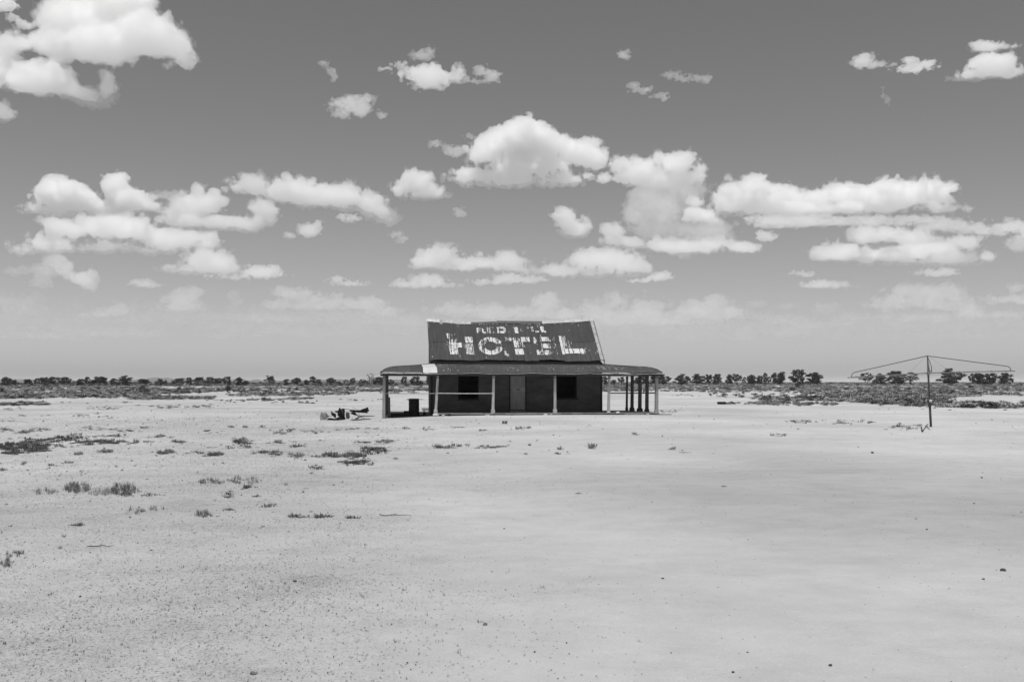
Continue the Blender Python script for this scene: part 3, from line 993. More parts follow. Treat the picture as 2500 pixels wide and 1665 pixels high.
# ------------------------------------------------------------------ scrap heap left of the hotel
HEAP = ground_hit(850, 1026.5)
KH = HEAP.y / F_PX / 6.926
def hz(X, Y): return ((X / 6.926 + 760 - 850) * HEAP.y / F_PX, (1026.5 - 960 - Y / 6.926) * HEAP.y / F_PX)
def torn_sheet(outline, depth, tilt, curl, mat, label, name='scrap_sheet', thick=0.008):
    """A torn iron sheet: outline in the heap's own metres, leaning back by 'tilt', curled, with thickness and subdivided body."""
    pts = [hz(*q) for q in outline]
    cx = sum(q[0] for q in pts) / len(pts); cz = sum(q[1] for q in pts) / len(pts)
    zb = min(q[1] for q in pts)
    ring = []
    for i in range(len(pts)):
        a_, b_ = pts[i], pts[(i + 1) % len(pts)]
        for t in (0.0, 0.34, 0.67):
            jit = 0.008 * sin(17 * i + 9 * t)
            ring.append((a_[0] + (b_[0] - a_[0]) * t + (jit if t else 0), a_[1] + (b_[1] - a_[1]) * t + (jit if t else 0)))
    n = len(ring)
    def pos(x, z, side):
        y = (z - zb) * tilt + curl * (x - cx) ** 2 * 14 + 0.02 * sin(23 * x + 17 * z)
        return (x - cx, y + side * thick, z - zb)
    vs, fs = [], []
    for side in (0, 1):
        for r_ in (1.0, 0.66, 0.33):
            vs += [pos(cx + (x - cx) * r_, cz + (z - cz) * r_, side) for x, z in ring]
        vs.append(pos(cx, cz, side))
    m = 3 * n + 1
    for side in (0, 1):
        o = side * m
        for k in range(2):
            for i in range(n):
                f = (o + k * n + i, o + k * n + (i + 1) % n, o + (k + 1) * n + (i + 1) % n, o + (k + 1) * n + i)
                fs.append(f if side else f[::-1])
        for i in range(n):
            f = (o + 2 * n + i, o + 2 * n + (i + 1) % n, o + 3 * n)
            fs.append(f if side else f[::-1])
    for i in range(n):
        fs.append((i, (i + 1) % n, m + (i + 1) % n, m + i))
    mb = MB(); mb.add(vs, fs)
    o = mb.build(name, M[mat])
    put(o, (HEAP.x + cx, HEAP.y + depth, max(zb, 0.004)))
    tag(o, label, 'scrap metal', 'sheets in the scrap heap')
    return o
torn_sheet([(160, 325), (225, 330), (262, 345), (288, 400), (240, 450), (150, 457), (135, 405)], 0.0, -0.05, 0.25, 'scrap_pale', 'pale dented iron sheet standing at the left end of the scrap heap')
torn_sheet([(322, 298), (415, 350), (418, 425), (345, 372)], -0.05, -0.12, 0.5, 'scrap', 'dark pointed iron sheet beside the pale one in the scrap heap')
torn_sheet([(432, 330), (475, 238), (530, 330), (565, 425), (545, 445), (470, 405), (438, 380)], 0.05, -0.1, 0.3, 'scrap', 'tallest dark iron sheet in the middle of the scrap heap')
torn_sheet([(365, 305), (445, 292), (505, 258), (522, 318), (455, 345), (380, 325)], 0.18, 0.1, 0.4, 'scrap_grey', 'grey curled iron sheet behind the tallest one in the scrap heap')
torn_sheet([(520, 260), (556, 262), (560, 385), (530, 380)], 0.12, -0.1, 0.2, 'scrap', 'narrow upright dark strip just right of the tallest scrap sheet')
torn_sheet([(590, 318), (640, 320), (658, 395), (640, 432), (592, 430), (583, 370)], -0.08, -0.05, 0.4, 'scrap_grey', 'grey iron sheet standing right of the narrow strip in the scrap heap')
torn_sheet([(645, 342), (720, 305), (790, 385), (740, 372), (690, 360)], 0.0, -0.15, 0.4, 'scrap', 'dark torn iron sheet below the bar of the scrap heap')
torn_sheet([(232, 458), (290, 418), (420, 425), (470, 400), (585, 425), (560, 448), (430, 458)], -0.14, 0.1, 0.1, 'scrap', 'dark crumpled iron sheet lying along the front of the scrap heap')
torn_sheet([(610, 292), (820, 286), (942, 237), (956, 308), (934, 316), (941, 340), (830, 330), (690, 322), (620, 318)], 0.08, -0.15, 0.12, 'scrap', 'dark fan-ended iron bar sticking out right from the scrap heap', 'scrap_vane', 0.03)
def rod(a_, b_, r_, name, mat, label, cat, y0=0.0, y1=0.05, mid=0.0):
    (x0, z0), (x1, z1) = hz(*a_), hz(*b_)
    mb = MB(); mb.tube([(0, 0, 0), ((x1 - x0) / 2, (y1 - y0) / 2, (z1 - z0) / 2 + mid), (x1 - x0, y1 - y0, z1 - z0)], [r_, r_ * 1.05, r_ * 0.7], 7)
    o = mb.build(name, M[mat]); put(o, (HEAP.x + x0, HEAP.y + y0, max(z0, r_)))
    tag(o, label, cat)
rod((530, 262), (830, 302), 0.010, 'scrap_rod', 'scrap', 'thin dark rod slanting across the top of the scrap heap', 'rod', 0.1, 0.1)
rod((690, 243), (805, 292), 0.007, 'scrap_rod', 'scrap', 'short thin rod sticking up before the fan-ended bar', 'rod', 0.02, 0.1)
rod((252, 308), (262, 405), 0.006, 'bent_wire', 'scrap', 'thin bent wire rising before the pale scrap sheet', 'wire', -0.1, -0.05)
rod((245, 392), (345, 385), 0.009, 'scrap_rod', 'scrap', 'thin rod lying between the pale and the pointed scrap sheet', 'rod', -0.1, 0.0)
rod((690, 448), (1010, 432), 0.026, 'fence_stake', 'shade_wood', 'dark stake lying on the ground before the scrap heap', 'stake', -0.25, -0.15)
rod((720, 335), (815, 400), 0.012, 'scrap_rod', 'scrap', 'rod leaning down from the fan-ended bar to the branch', 'rod', 0.0, 0.0)
(bx0, bz0) = hz(740, 440)
mb = MB()
bp = [hz(740, 440), hz(790, 415), hz(830, 388), hz(900, 386), hz(985, 388), hz(1068, 383)]
mb.tube([(x - bx0, 0.02 * k, z - bz0) for k, (x, z) in enumerate(bp)], [0.035, 0.034, 0.028, 0.024, 0.02, 0.012], 7)
for q0, q1 in (((800, 410), (770, 360)), ((830, 390), (790, 350)), ((820, 395), (900, 425))):
    (xa, za), (xb, zb_) = hz(*q0), hz(*q1)
    mb.tube([(xa - bx0, 0.04, za - bz0), (xb - bx0, 0.1, zb_ - bz0)], [0.018, 0.008], 6)
o = mb.build('forked_branch', M['shade_wood']); put(o, (HEAP.x + bx0, HEAP.y - 0.05, max(bz0, 0.03)))
tag(o, 'dark forked branch lying at the right end of the scrap heap', 'branch')

# ------------------------------------------------------------------ rotary clothes hoist
hp = ground_hit(2273, 1043.5)
hoist = empty('clothes_hoist', (hp.x, hp.y, 0.0))
tag(hoist, 'tall rusty rotary clothes hoist standing alone on the bare earth', 'clothes hoist')
kx_ = hp.y / F_PX
LEAN = -0.085
TOP, BARZ = 2.61, 1.98
def on_pole(z): return Vector((LEAN * z / TOP, 0, z))
mb = MB(); mb.tube([on_pole(-0.02), on_pole(0.92)], 0.042, 12); mb.build('lower_pole', M['steel_dark'], hoist, True)
mb = MB(); mb.tube([on_pole(0.92), on_pole(1.9)], 0.034, 12); mb.build('upper_pole', M['steel_dark'], hoist, True)
mb = MB(); mb.tube([on_pole(1.9), on_pole(TOP + 0.02)], [0.034, 0.022], 10); mb.build('mast', M['steel'], hoist, True)
g = MB(); g.lathe([(0.045, -0.17), (0.055, -0.16), (0.06, -0.02), (0.085, 0.0), (0.085, 0.06), (0.05, 0.10), (0.04, 0.16)], 16, Matrix.Translation(on_pole(0.92))); gear = g.build('gear_housing', M['steel_dark'], hoist, True)
g = MB(); g.lathe([(0.0, 0.0), (0.05, 0.0), (0.05, 0.02), (0.03, 0.05), (0.0, 0.06)], 14, Matrix.Translation(on_pole(0.965) + Vector((0, -0.075, 0))) @ Matrix.Rotation(pi / 2, 4, 'X')); g.build('bright_knob', M['bright'], gear, True)
g = MB(); q = on_pole(0.84); g.tube([q + Vector((0.05, -0.03, 0.0)), q + Vector((0.16, -0.06, -0.03)), q + Vector((0.18, -0.07, -0.1))], 0.012, 6); g.build('crank_handle', M['steel_dark'], gear)
g = MB(); g.lathe([(0.05, -0.06), (0.055, -0.05), (0.055, 0.03), (0.035, 0.05)], 14, Matrix.Translation(on_pole(BARZ))); g.build('hub', M['steel'], hoist, True)
c0 = on_pole(BARZ)
ctop = on_pole(TOP)
ends = [Vector((-2.93, 0.25, 1.815)), Vector((2.98, -0.25, 2.055)), Vector((-0.95, -2.42, 2.02)), Vector((1.12, 2.7, 1.95))]
for k, e in enumerate(ends):
    d = (e - c0)
    m = MB(); m.tube([c0 + d * 0.02, c0 + d * 0.5 + Vector((0, 0, 0.012)), e], 0.017, 8)
    arm = m.build('arm', M['steel'], hoist, True)
    b = c0 + d * 0.952
    tpt = b + Vector((0, 0, 0.13))
    dirn = (tpt - ctop).normalized()
    m = MB(); m.tube([ctop, ctop + (tpt - ctop) * 0.55 + Vector((0, 0, 0.015)), tpt - dirn * 0.1 + Vector((0, 0, 0.03)), tpt - dirn * 0.03 + Vector((0, 0, 0.0)), b + Vector((0, 0, 0.05)), b], 0.0135, 8)
    m.build('stay_bar', M['steel_dark'], hoist, True)
    for q in range(5):
        f = 0.25 + 0.16 * q
        pp = c0 + d * f
        cl = MB(); cl.box((pp.x - 0.012, pp.y - 0.022, pp.z - 0.005), (pp.x + 0.012, pp.y + 0.022, pp.z + 0.035)); cl.build('line_clip', M['steel'], arm)
for (dx, dz) in ((-0.66, -0.58), (0.72, -0.5)):
    m = MB(); m.tube([ctop + Vector((dx * 0.1, 0, -0.03)), ctop + Vector((dx, 0.0, dz))], 0.0035, 5); m.build('stay_wire', M['steel'], hoist)
for r_ in (0.5, 0.95):
    pts = [c0 + (ends[k] - c0) * r_ + Vector((0, 0, -0.02)) for k in (0, 2, 1, 3)]
    for i in range(4):
        a, b = pts[i], pts[(i + 1) % 4]
        m = MB(); m.tube([a, (a + b) / 2 + Vector((0, 0, -0.03)), b], 0.0022, 4); m.build('washing_line', M['steel'], hoist)
# bent V-shaped piece at the hoist's foot
p = ground_hit(2252, 1054)
mb = MB(); mb.tube([(-0.03, 0, 0.16), (-0.01, 0, 0.0), (0.0, 0, 0.0), (0.05, 0.02, 0.06), (0.1, 0.03, 0.12), (0.14, 0.03, 0.17)], [0.018, 0.022, 0.022, 0.018, 0.015, 0.02], 6)
o = mb.build('bent_bracket', M['scrap']); put(o, p)
tag(o, 'dark V-shaped bent iron piece on the ground at the hoist foot', 'scrap metal')

# ------------------------------------------------------------------ tyre, curled sheet, blocks
p = ground_hit(1762, 987.0)
ty = empty('tyre', (p.x, p.y, 0), 0.3)
tag(ty, 'black tyre lying flat on the bare ground right of the hotel', 'tyre')
prof = [(0.19, 0.03), (0.24, 0.005), (0.30, 0.0), (0.325, 0.03), (0.33, 0.095), (0.325, 0.16), (0.30, 0.19), (0.24, 0.185), (0.19, 0.16), (0.18, 0.155), (0.18, 0.035), (0.19, 0.03)]
mb = MB(); mb.lathe(prof, 32); mb.build('casing', M['rubber'], ty, True)
for k in range(24):
    a = 2 * pi * k / 24
    mb = MB(); mb.box((0.322, -0.025, 0.05), (0.337, 0.025, 0.14), Matrix.Rotation(a, 4, 'Z')); mb.build('tread_block', M['rubber'], ty)

p = ground_hit(258, 1050)
def curled():
    mb = MB()
    nx, ny = 14, 4
    vs, fs = [], []
    for side in (0, 1):
        for j in range(ny + 1):
            for i in range(nx + 1):
                a, b = i / nx, j / ny
                x = (a - 0.5) * 0.72
                y = (b - 0.5) * 0.36
                z = 0.05 + 0.035 * sin(a * 9) * (1 - b) + 0.03 * sin(a * 4 + 2) + 0.03 * b - 0.012 * side
                vs.append((x, y, max(z, 0.002 + 0.004 * (1 - side))))
    n1 = (nx + 1) * (ny + 1)
    for side in (0, 1):
        for j in range(ny):
            for i in range(nx):
                a = side * n1 + j * (nx + 1) + i
                f = (a, a + 1, a + nx + 2, a + nx + 1)
                fs.append(f if side == 0 else f[::-1])
    mb.add(vs, fs)
    return mb
o = curled().build('curled_sheet', M['scrap_pale'], smooth=True); put(o, p, 0.05)
tag(o, 'buckled pale iron sheet lying alone on the ground at far left', 'scrap metal')
for k, (px, lab) in enumerate([(1229.0, 'left of the two grey blocks standing before the hotel'), (1235.3, 'right of the two grey blocks standing before the hotel')]):
    p = ground_hit(px, 1034)
    mb = MB(); mb.box((-0.042, -0.05, 0), (0.042, 0.05, 0.115)); mb.box((-0.03, -0.054, 0.02), (0.03, -0.0505, 0.095))
    o = mb.build('concrete_block', M['block'], bevel=0.006); put(o, (p.x, p.y, gz(p)), 0.1 - 0.3 * k, 0.0, 0.05 * (k * 2 - 1))
    tag(o, lab, 'block', 'pair of blocks before the hotel')
# sticks
for k, (px, py, L, rz, lab) in enumerate([
    (760, 1053, 0.78, 0.06, 'long straight dark stick on the ground beyond the left tufts'),
    (245, 1338, 0.24, 0.25, 'short dark stick on the gravel right of the lowest left tuft'),
    (965, 1257, 0.4, 0.0, 'thin branched twig on the ground below the centre'),
    (1768, 1188, 0.09, 0.0, 'short black stick on the bare ground right of centre'),
    (1413, 1202, 0.10, 0.02, 'short black stick on the bare ground near the centre'),
    (1674, 1106, 0.32, 0.03, 'thin grey stick lying on the bare ground before the tyre')]):
    p = ground_hit(px, py)
    r = random.Random(k)
    mb = MB()
    pts = [(L * (t / 5 - 0.5), r.uniform(-0.02, 0.02), 0.012 + r.uniform(0, 0.012)) for t in range(6)]
    rr = 0.009 if L > 0.5 else 0.0055
    mb.tube(pts, [rr, rr * 1.1, rr, rr * 0.9, rr * 0.7, rr * 0.4], 6)
    mb.tube([pts[2], (pts[2][0] + L * 0.15, 0.05, 0.03)], rr * 0.5, 5)
    o = mb.build('stick', M['twig']); put(o, (p.x, p.y, gz(p)), rz)
    tag(o, lab, 'stick')
# stones
for k, (px, py, s, mat, lab) in enumerate([
    (720, 1428, 0.0121, 'stone', 'small dark stone on bare ground at lower left of centre'),
    (1184, 1538, 0.0143, 'block', 'grey knobbly clod low in the middle foreground'),
    (2449, 1397, 0.0198, 'stone', 'largest black stone near the right edge of the bare ground'),
    (2401, 1417, 0.0099, 'stone', 'small dark stone just left of the largest black stone'),
    (2130, 1106, 0.0360, 'stone', 'dark stone alone on the bare ground left of the hoist'),
    (2263, 1296, 0.0099, 'stone', 'small dark stone on the bare ground below the hoist'),
    (1618, 1412, 0.0088, 'stone', 'small dark stone low in the foreground right of centre'),
    (2027, 1632, 0.0110, 'stone', 'flat dark stone at the bottom of the right foreground'),
    (196, 1459, 0.0099, 'stone', 'small dark stone in the gravel of the left foreground'),
    (618, 1660, 0.0143, 'block', 'grey clod at the bottom edge of the left foreground'),
    (2378, 1228, 0.0121, 'stone', 'dark pebble on the pale ground right of and below the hoist'),
    (2397, 1170, 0.0176, 'stone', 'dark pebble on the pale ground nearer the hoist on its right'),
    (1231, 1286, 0.0099, 'stone', 'dark pebble near the centre of the bare ground')]):
    p = ground_hit(px, py)
    o = lump('stone', (s * 1.5, s, s * 0.8), M[mat], 90 + k, 2); put(o, (p.x, p.y, gz(p) + s * 0.4), k)
    tag(o, lab, 'stone')
# ------------------------------------------------------------------ trees
def leaf_cluster(rng, centers, n_each, leaf, flat=0.75):
    vs, fs = [], []
    for (c, rx, rz) in centers:
        for _ in range(n_each):
            d = Vector((rng.gauss(0, 1), rng.gauss(0, 1), rng.gauss(0, 1))).normalized()
            r = rng.random() ** 0.4
            p = Vector(c) + Vector((d.x * rx * r, d.y * rx * r, d.z * rz * r))
            a = Vector((rng.uniform(-1, 1), rng.uniform(-1, 1), rng.uniform(-flat, flat))).normalized()
            b = a.orthogonal().normalized()
            b = (b * cos(rng.uniform(0, 6.3)) + a.cross(b) * sin(rng.uniform(0, 6.3))).normalized()
            s = leaf * rng.uniform(0.6, 1.4)
            o = len(vs)
            vs += [p - a * s, p + b * s * 0.55, p + a * s, p - b * s * 0.55]
            fs.append((o, o + 1, o + 2, o + 3))
    return vs, fs

def tree_proto(kind, seed):
    """Unit tree: height 1, crown about 1 wide."""
    r = random.Random(seed)
    trunk = MB()
    cents = []
    if kind == 'dense':      n, low, each, leaf = 17, 0.05, 105, 0.05
    elif kind == 'round':    n, low, each, leaf = 16, 0.14, 105, 0.05
    elif kind == 'open':     n, low, each, leaf = 13, 0.26, 62, 0.045
    elif kind == 'gum':      n, low, each, leaf = 15, 0.12, 85, 0.047
    elif kind == 'spread':   n, low, each, leaf = 21, 0.04, 85, 0.047
    else:                    n, low, each, leaf = 12, 0.30, 12, 0.03
    nt_ = 2 if kind in ('open', 'gum', 'bare', 'spread') else 1
    tips = []
    for k in range(nt_):
        bx = 0.06 * (k - 0.5 * (nt_ - 1))
        top = Vector((bx * 4 + r.uniform(-0.05, 0.05), r.uniform(-0.06, 0.06), low + 0.42))
        mid = Vector((bx * 2, r.uniform(-0.02, 0.02), 0.05 + low * 0.6))
        trunk.tube([(bx, 0, -0.03), mid, top], [0.034, 0.026, 0.015], 6)
        tips.append((mid, top))
    for k in range(n):
        t = (k + 0.5) / n
        z = low + (1 - low) * (0.06 + 0.86 * t)
        prof = sin(pi * (0.18 + 0.74 * t)) ** 0.7
        a = k * 2.4 + r.uniform(-0.5, 0.5)
        rad = 0.42 * prof * (0.3 + 0.7 * r.random()) if kind != 'spread' else 0.44 * prof * (0.3 + 0.7 * r.random())
        c = Vector((cos(a) * rad, sin(a) * rad, z + r.uniform(-0.07, 0.05)))
        rx = r.uniform(0.08, 0.20) * (1.12 if kind in ('dense', 'round') else 0.95)
        cents.append((c, rx, rx * r.uniform(0.62, 0.85)))
        mid, top = tips[k % nt_]
        start = mid.lerp(top, r.uniform(0.2, 1.0))
        trunk.tube([start, start.lerp(c, 0.5) + Vector((0, 0, -0.02)), c], [0.014, 0.010, 0.004], 5)
        if kind == 'bare':
            for q in range(6):
                e = c + Vector((r.uniform(-0.17, 0.17), r.uniform(-0.17, 0.17), r.uniform(-0.05, 0.17)))
                trunk.tube([c, c.lerp(e, 0.6), e], [0.006, 0.005, 0.002], 4)
    vs, fs = leaf_cluster(r, cents, each, leaf)
    cm = MB(); cm.add(vs, fs)
    return trunk.mesh('trunk', M['leaf_pale'] if kind == 'bare' else M['bark']), cm.mesh('crown', M['leaf_pale'] if kind == 'bare' else M['leaf'])

PROTO = {}
for i, k in enumerate(['dense', 'dense', 'dense', 'round', 'round', 'round', 'gum', 'gum', 'gum', 'gum', 'open', 'open', 'open', 'spread', 'spread', 'spread', 'bare']):
    PROTO.setdefault(k, []).append(tree_proto(k, 40 + i))

ORD = ['first', 'second', 'third', 'fourth', 'fifth', 'sixth', 'seventh', 'eighth', 'ninth', 'tenth', 'eleventh', 'twelfth', 'thirteenth', 'fourteenth', 'fifteenth', 'sixteenth', 'seventeenth', 'eighteenth',
       'nineteenth', 'twentieth', 'twenty-first', 'twenty-second', 'twenty-third', 'twenty-fourth', 'twenty-fifth', 'twenty-sixth', 'twenty-seventh', 'twenty-eighth', 'twenty-ninth', 'thirtieth', 'thirty-first',
       'thirty-second', 'thirty-third', 'thirty-fourth', 'thirty-fifth', 'thirty-sixth', 'thirty-seventh', 'thirty-eighth']
# (centre, width, top, kind)
LEFT = [(14, 24, 922, 'dense'), (26, 8, 924, 'gum'), (35, 14, 928, 'round'), (68, 21, 926, 'dense'), (90, 15, 924, 'gum'), (109, 22, 921.5, 'dense'), (130, 27, 920, 'round'), (158, 25, 920.5, 'round'), (196, 22, 925.5, 'dense'), (213, 14, 919.5, 'gum'),
        (230, 22, 927, 'dense'), (247, 38, 920, 'dense'), (277, 19, 924, 'dense'), (303, 40, 918.5, 'gum'), (350, 28, 926, 'round'), (391, 16, 925.5, 'round'), (405, 9, 928.5, 'gum'), (437, 27, 923.5, 'round'), (461, 15, 922.5, 'gum'), (485, 25, 921.5, 'round'), (512, 21, 921.5, 'gum'),
        (532, 25, 923.5, 'dense'), (553, 23, 920.5, 'gum'), (584, 20, 922.5, 'dense'), (599, 13, 930, 'round'), (660, 29, 918.5, 'gum'), (699, 15, 925, 'gum'), (724, 25, 924, 'dense'), (748, 15, 927.5, 'dense'), (764, 18, 920, 'gum'), (777, 13, 925.5, 'gum'),
        (809, 24, 923.5, 'dense'), (827, 10, 931, 'round'), (845, 11, 926.5, 'gum'), (861, 15, 922.5, 'open'), (886, 16, 925.5, 'open'), (904, 24, 913, 'bare'), (926, 28, 920.5, 'round')]
UNDER_L = [(953, 16, 926, 'gum'), (986, 15, 920.5, 'gum'), (1013, 24, 920.5, 'gum'), (1028, 11, 929.5, 'round'), (1048, 18, 918, 'spread')]
UNDER_R = [(1477, 20, 920.5, 'gum'), (1498, 15, 927, 'round'), (1517, 19, 920, 'open'), (1557, 18, 921.5, 'round'), (1576, 18, 918, 'dense'), (1596, 24, 917, 'dense')]
RIGHT = [(1619, 32, 916, 'spread'), (1665, 36, 915.5, 'spread'), (1706, 36, 915, 'spread'), (1731, 19, 913.5, 'gum'), (1751, 22, 913, 'spread'), (1781, 18, 915.5, 'dense'), (1799, 26, 913, 'open'), (1817, 12, 921, 'open'), (1835, 25, 917, 'dense'), (1855, 17, 917.5, 'dense'),
         (1868, 13, 912, 'gum'), (1878, 14, 921, 'open'), (1902, 36, 909, 'spread'), (1948, 36, 904.5, 'gum'), (1988, 38, 910, 'dense'), (2116, 28, 910.5, 'open'), (2148, 26, 914, 'dense'), (2188, 42, 906, 'spread'), (2223, 33, 911, 'open'), (2322, 52, 903, 'spread'),
         (2375, 17, 911.5, 'gum'), (2393, 29, 911.5, 'dense'), (2420, 32, 912, 'dense'), (2455, 30, 910.5, 'spread')]
LOOK = {'dense': 'dense low-crowned tree', 'round': 'dark round-crowned tree', 'gum': 'uneven tall-crowned tree', 'open': 'open tree with its trunks showing', 'spread': 'broad spreading tree', 'bare': 'bare pale twiggy tree'}
trng = random.Random(21)
def plant_tree(px, w, top, kind, zr, label, group):
    Z = trng.uniform(*zr)
    base_y = 933 + EYE * F_PX / Z
    tr, cr = trng.choice(PROTO[kind])
    p = hit(px, base_y, Z)
    H = (base_y - top) * 1.06 * Z / F_PX
    W = w * 1.38 * Z / F_PX
    e = empty('gum_tree', (p.x, p.y, 0.0), trng.uniform(0, 6.28))
    e.scale = (W, W, H)
    for nm, me in (('trunk', tr), ('crown', cr)):
        o = bpy.data.objects.new(nm, me)
        COL.objects.link(o)
        o.parent = e
    tag(e, label, 'tree', group)
for i, (px, w, top, kind) in enumerate(LEFT):
    plant_tree(px, w, top, kind, (430, 600), '%s, %s from the left edge in the far tree line' % (LOOK[kind], ORD[i]), 'trees on the horizon left of the hotel')
for i, (px, w, top, kind) in enumerate(UNDER_L):
    plant_tree(px, w, top, kind, (430, 560), '%s seen under the left veranda, %s from the corner post' % (LOOK[kind], ORD[i]), 'trees seen under the left veranda')
for i, (px, w, top, kind) in enumerate(UNDER_R):
    plant_tree(px, w, top, kind, (520, 640), '%s seen under the right veranda, %s from the wall' % (LOOK[kind], ORD[i]), 'trees seen under the right veranda')
for i, (px, w, top, kind) in enumerate(RIGHT):
    plant_tree(px, w, top, kind, (560, 720), '%s, %s to the right of the hotel on the horizon' % (LOOK[kind], ORD[i]), 'trees on the horizon right of the hotel')

# ------------------------------------------------------------------ shrubs, scrub and grass
def shrub_mesh(seed, n, leaf, mat, name='shrub', tall=1.0):
    """unit shrub: radius 1, height about 1"""
    r = random.Random(seed)
    cents = []
    for k in range(7):
        a = k * 2.4
        rad = 0.55 * r.random()
        cents.append(((cos(a) * rad, sin(a) * rad, tall * r.uniform(0.25, 0.6)), r.uniform(0.3, 0.5), tall * r.uniform(0.25, 0.4)))
    vs, fs = leaf_cluster(r, cents, n // 7, leaf, 1.0)
    vs = [Vector((v.x, v.y, max(v.z, -0.02))) for v in vs]
    mb = MB(); mb.add(vs, fs)
    return mb.mesh(name, mat)
def tuft_mesh(seed, n, mat, name='grass_tuft', spread=1.0, height=1.0, bw=0.03):
    r = random.Random(seed)
    vs, fs = [], []
    for k in range(n):
        a = r.uniform(0, 6.28)
        d = r.random() ** 0.6 * spread * 0.6
        b = Vector((cos(a) * d, sin(a) * d, 0))
        lean = Vector((cos(a) + r.uniform(-0.8, 0.8), sin(a) + r.uniform(-0.8, 0.8), 0)) * r.uniform(0.1, 0.6) * 0.6
        h = height * r.uniform(0.35, 1.0)
        s = Vector((-sin(a + r.uniform(-1, 1)), cos(a), 0)) * bw * r.uniform(0.6, 1.3)
        m = b + lean * 0.35 + Vector((0, 0, h * 0.6))
        t = b + lean + Vector((0, 0, h))
        o = len(vs)
        vs += [b - s, b + s, m + s * 0.8, m - s * 0.8, t]
        fs += [(o, o + 1, o + 2, o + 3), (o + 3, o + 2, o + 4)]
    mb = MB(); mb.add(vs, fs)
    return mb.mesh(name, mat)

proto_col = bpy.data.collections.new('plant_prototypes')     # not linked to the scene: only instanced by the stuff below
def proto_set(meshes, name):
    c = bpy.data.collections.new(name)
    for i, me in enumerate(meshes):
        o = bpy.data.objects.new('%s_%02d' % (name, i), me)
        c.objects.link(o)
    return c
def scatter(name, pts, coll, label):
    """pts: (x, y, z, radius, height, rotation, prototype)"""
    P = np.array(pts, dtype=np.float64)
    me = bpy.data.meshes.new(name)
    me.vertices.add(len(P))
    me.vertices.foreach_set('co', P[:, :3].astype(np.float32).ravel())
    def att(nm, typ, data, key):
        a = me.attributes.new(nm, typ, 'POINT')
        a.data.foreach_set(key, data)
    att('size', 'FLOAT_VECTOR', np.stack([P[:, 3], P[:, 3], P[:, 4]], -1).astype(np.float32).ravel(), 'vector')
    att('turn', 'FLOAT_VECTOR', np.stack([P[:, 5] * 0, P[:, 5] * 0, P[:, 5]], -1).astype(np.float32).ravel(), 'vector')
    att('pick', 'INT', P[:, 6].astype(np.int32), 'value')
    o = bpy.data.objects.new(name, me)
    COL.objects.link(o)
    ng = bpy.data.node_groups.new(name + '_scatter', 'GeometryNodeTree')
    ng.interface.new_socket('Geometry', in_out='INPUT', socket_type='NodeSocketGeometry')
    ng.interface.new_socket('Geometry', in_out='OUTPUT', socket_type='NodeSocketGeometry')
    nn, ll = ng.nodes, ng.links
    gi, go = nn.new('NodeGroupInput'), nn.new('NodeGroupOutput')
    m2p = nn.new('GeometryNodeMeshToPoints')
    iop = nn.new('GeometryNodeInstanceOnPoints')
    ci = nn.new('GeometryNodeCollectionInfo')
    ci.inputs['Collection'].default_value = coll
    ci.inputs['Separate Children'].default_value = True
    ci.inputs['Reset Children'].default_value = True
    iop.inputs['Pick Instance'].default_value = True
    def na(nm, t):
        n = nn.new('GeometryNodeInputNamedAttribute')
        n.data_type = t
        n.inputs['Name'].default_value = nm
        return n.outputs['Attribute']
    ll.new(gi.outputs[0], m2p.inputs['Mesh'])
    ll.new(m2p.outputs[0], iop.inputs['Points'])
    ll.new(ci.outputs[0], iop.inputs['Instance'])
    ll.new(na('pick', 'INT'), iop.inputs['Instance Index'])
    ll.new(na('size', 'FLOAT_VECTOR'), iop.inputs['Scale'])
    ll.new(na('turn', 'FLOAT_VECTOR'), iop.inputs['Rotation'])
    ll.new(iop.outputs[0], go.inputs[0])
    md = o.modifiers.new('scatter', 'NODES')
    md.node_group = ng
    tag(o, label, kind='stuff')
    return o

shrubs = proto_set([shrub_mesh(s, 130, 0.13, M['shrub_mid'] if s % 3 == 1 else (M['shrub'] if s % 3 else M['shrub_dark']), 'scrub', 0.9) for s in range(9)], 'scrub_plant')
tufts = proto_set([tuft_mesh(s, 20, (M['grass_dark'], M['grass'], M['grass_dark'], M['grass'], M['grass_deep'], M['grass_deep'])[s], 'tuft', 1.0, 1.0, 0.05) for s in range(6)], 'tuft_plant')
sprigs = proto_set([tuft_mesh(s + 20, 7, M['litter'], 'sprig', 1.2, 1.0, 0.09) for s in range(6)], 'sprig_plant')

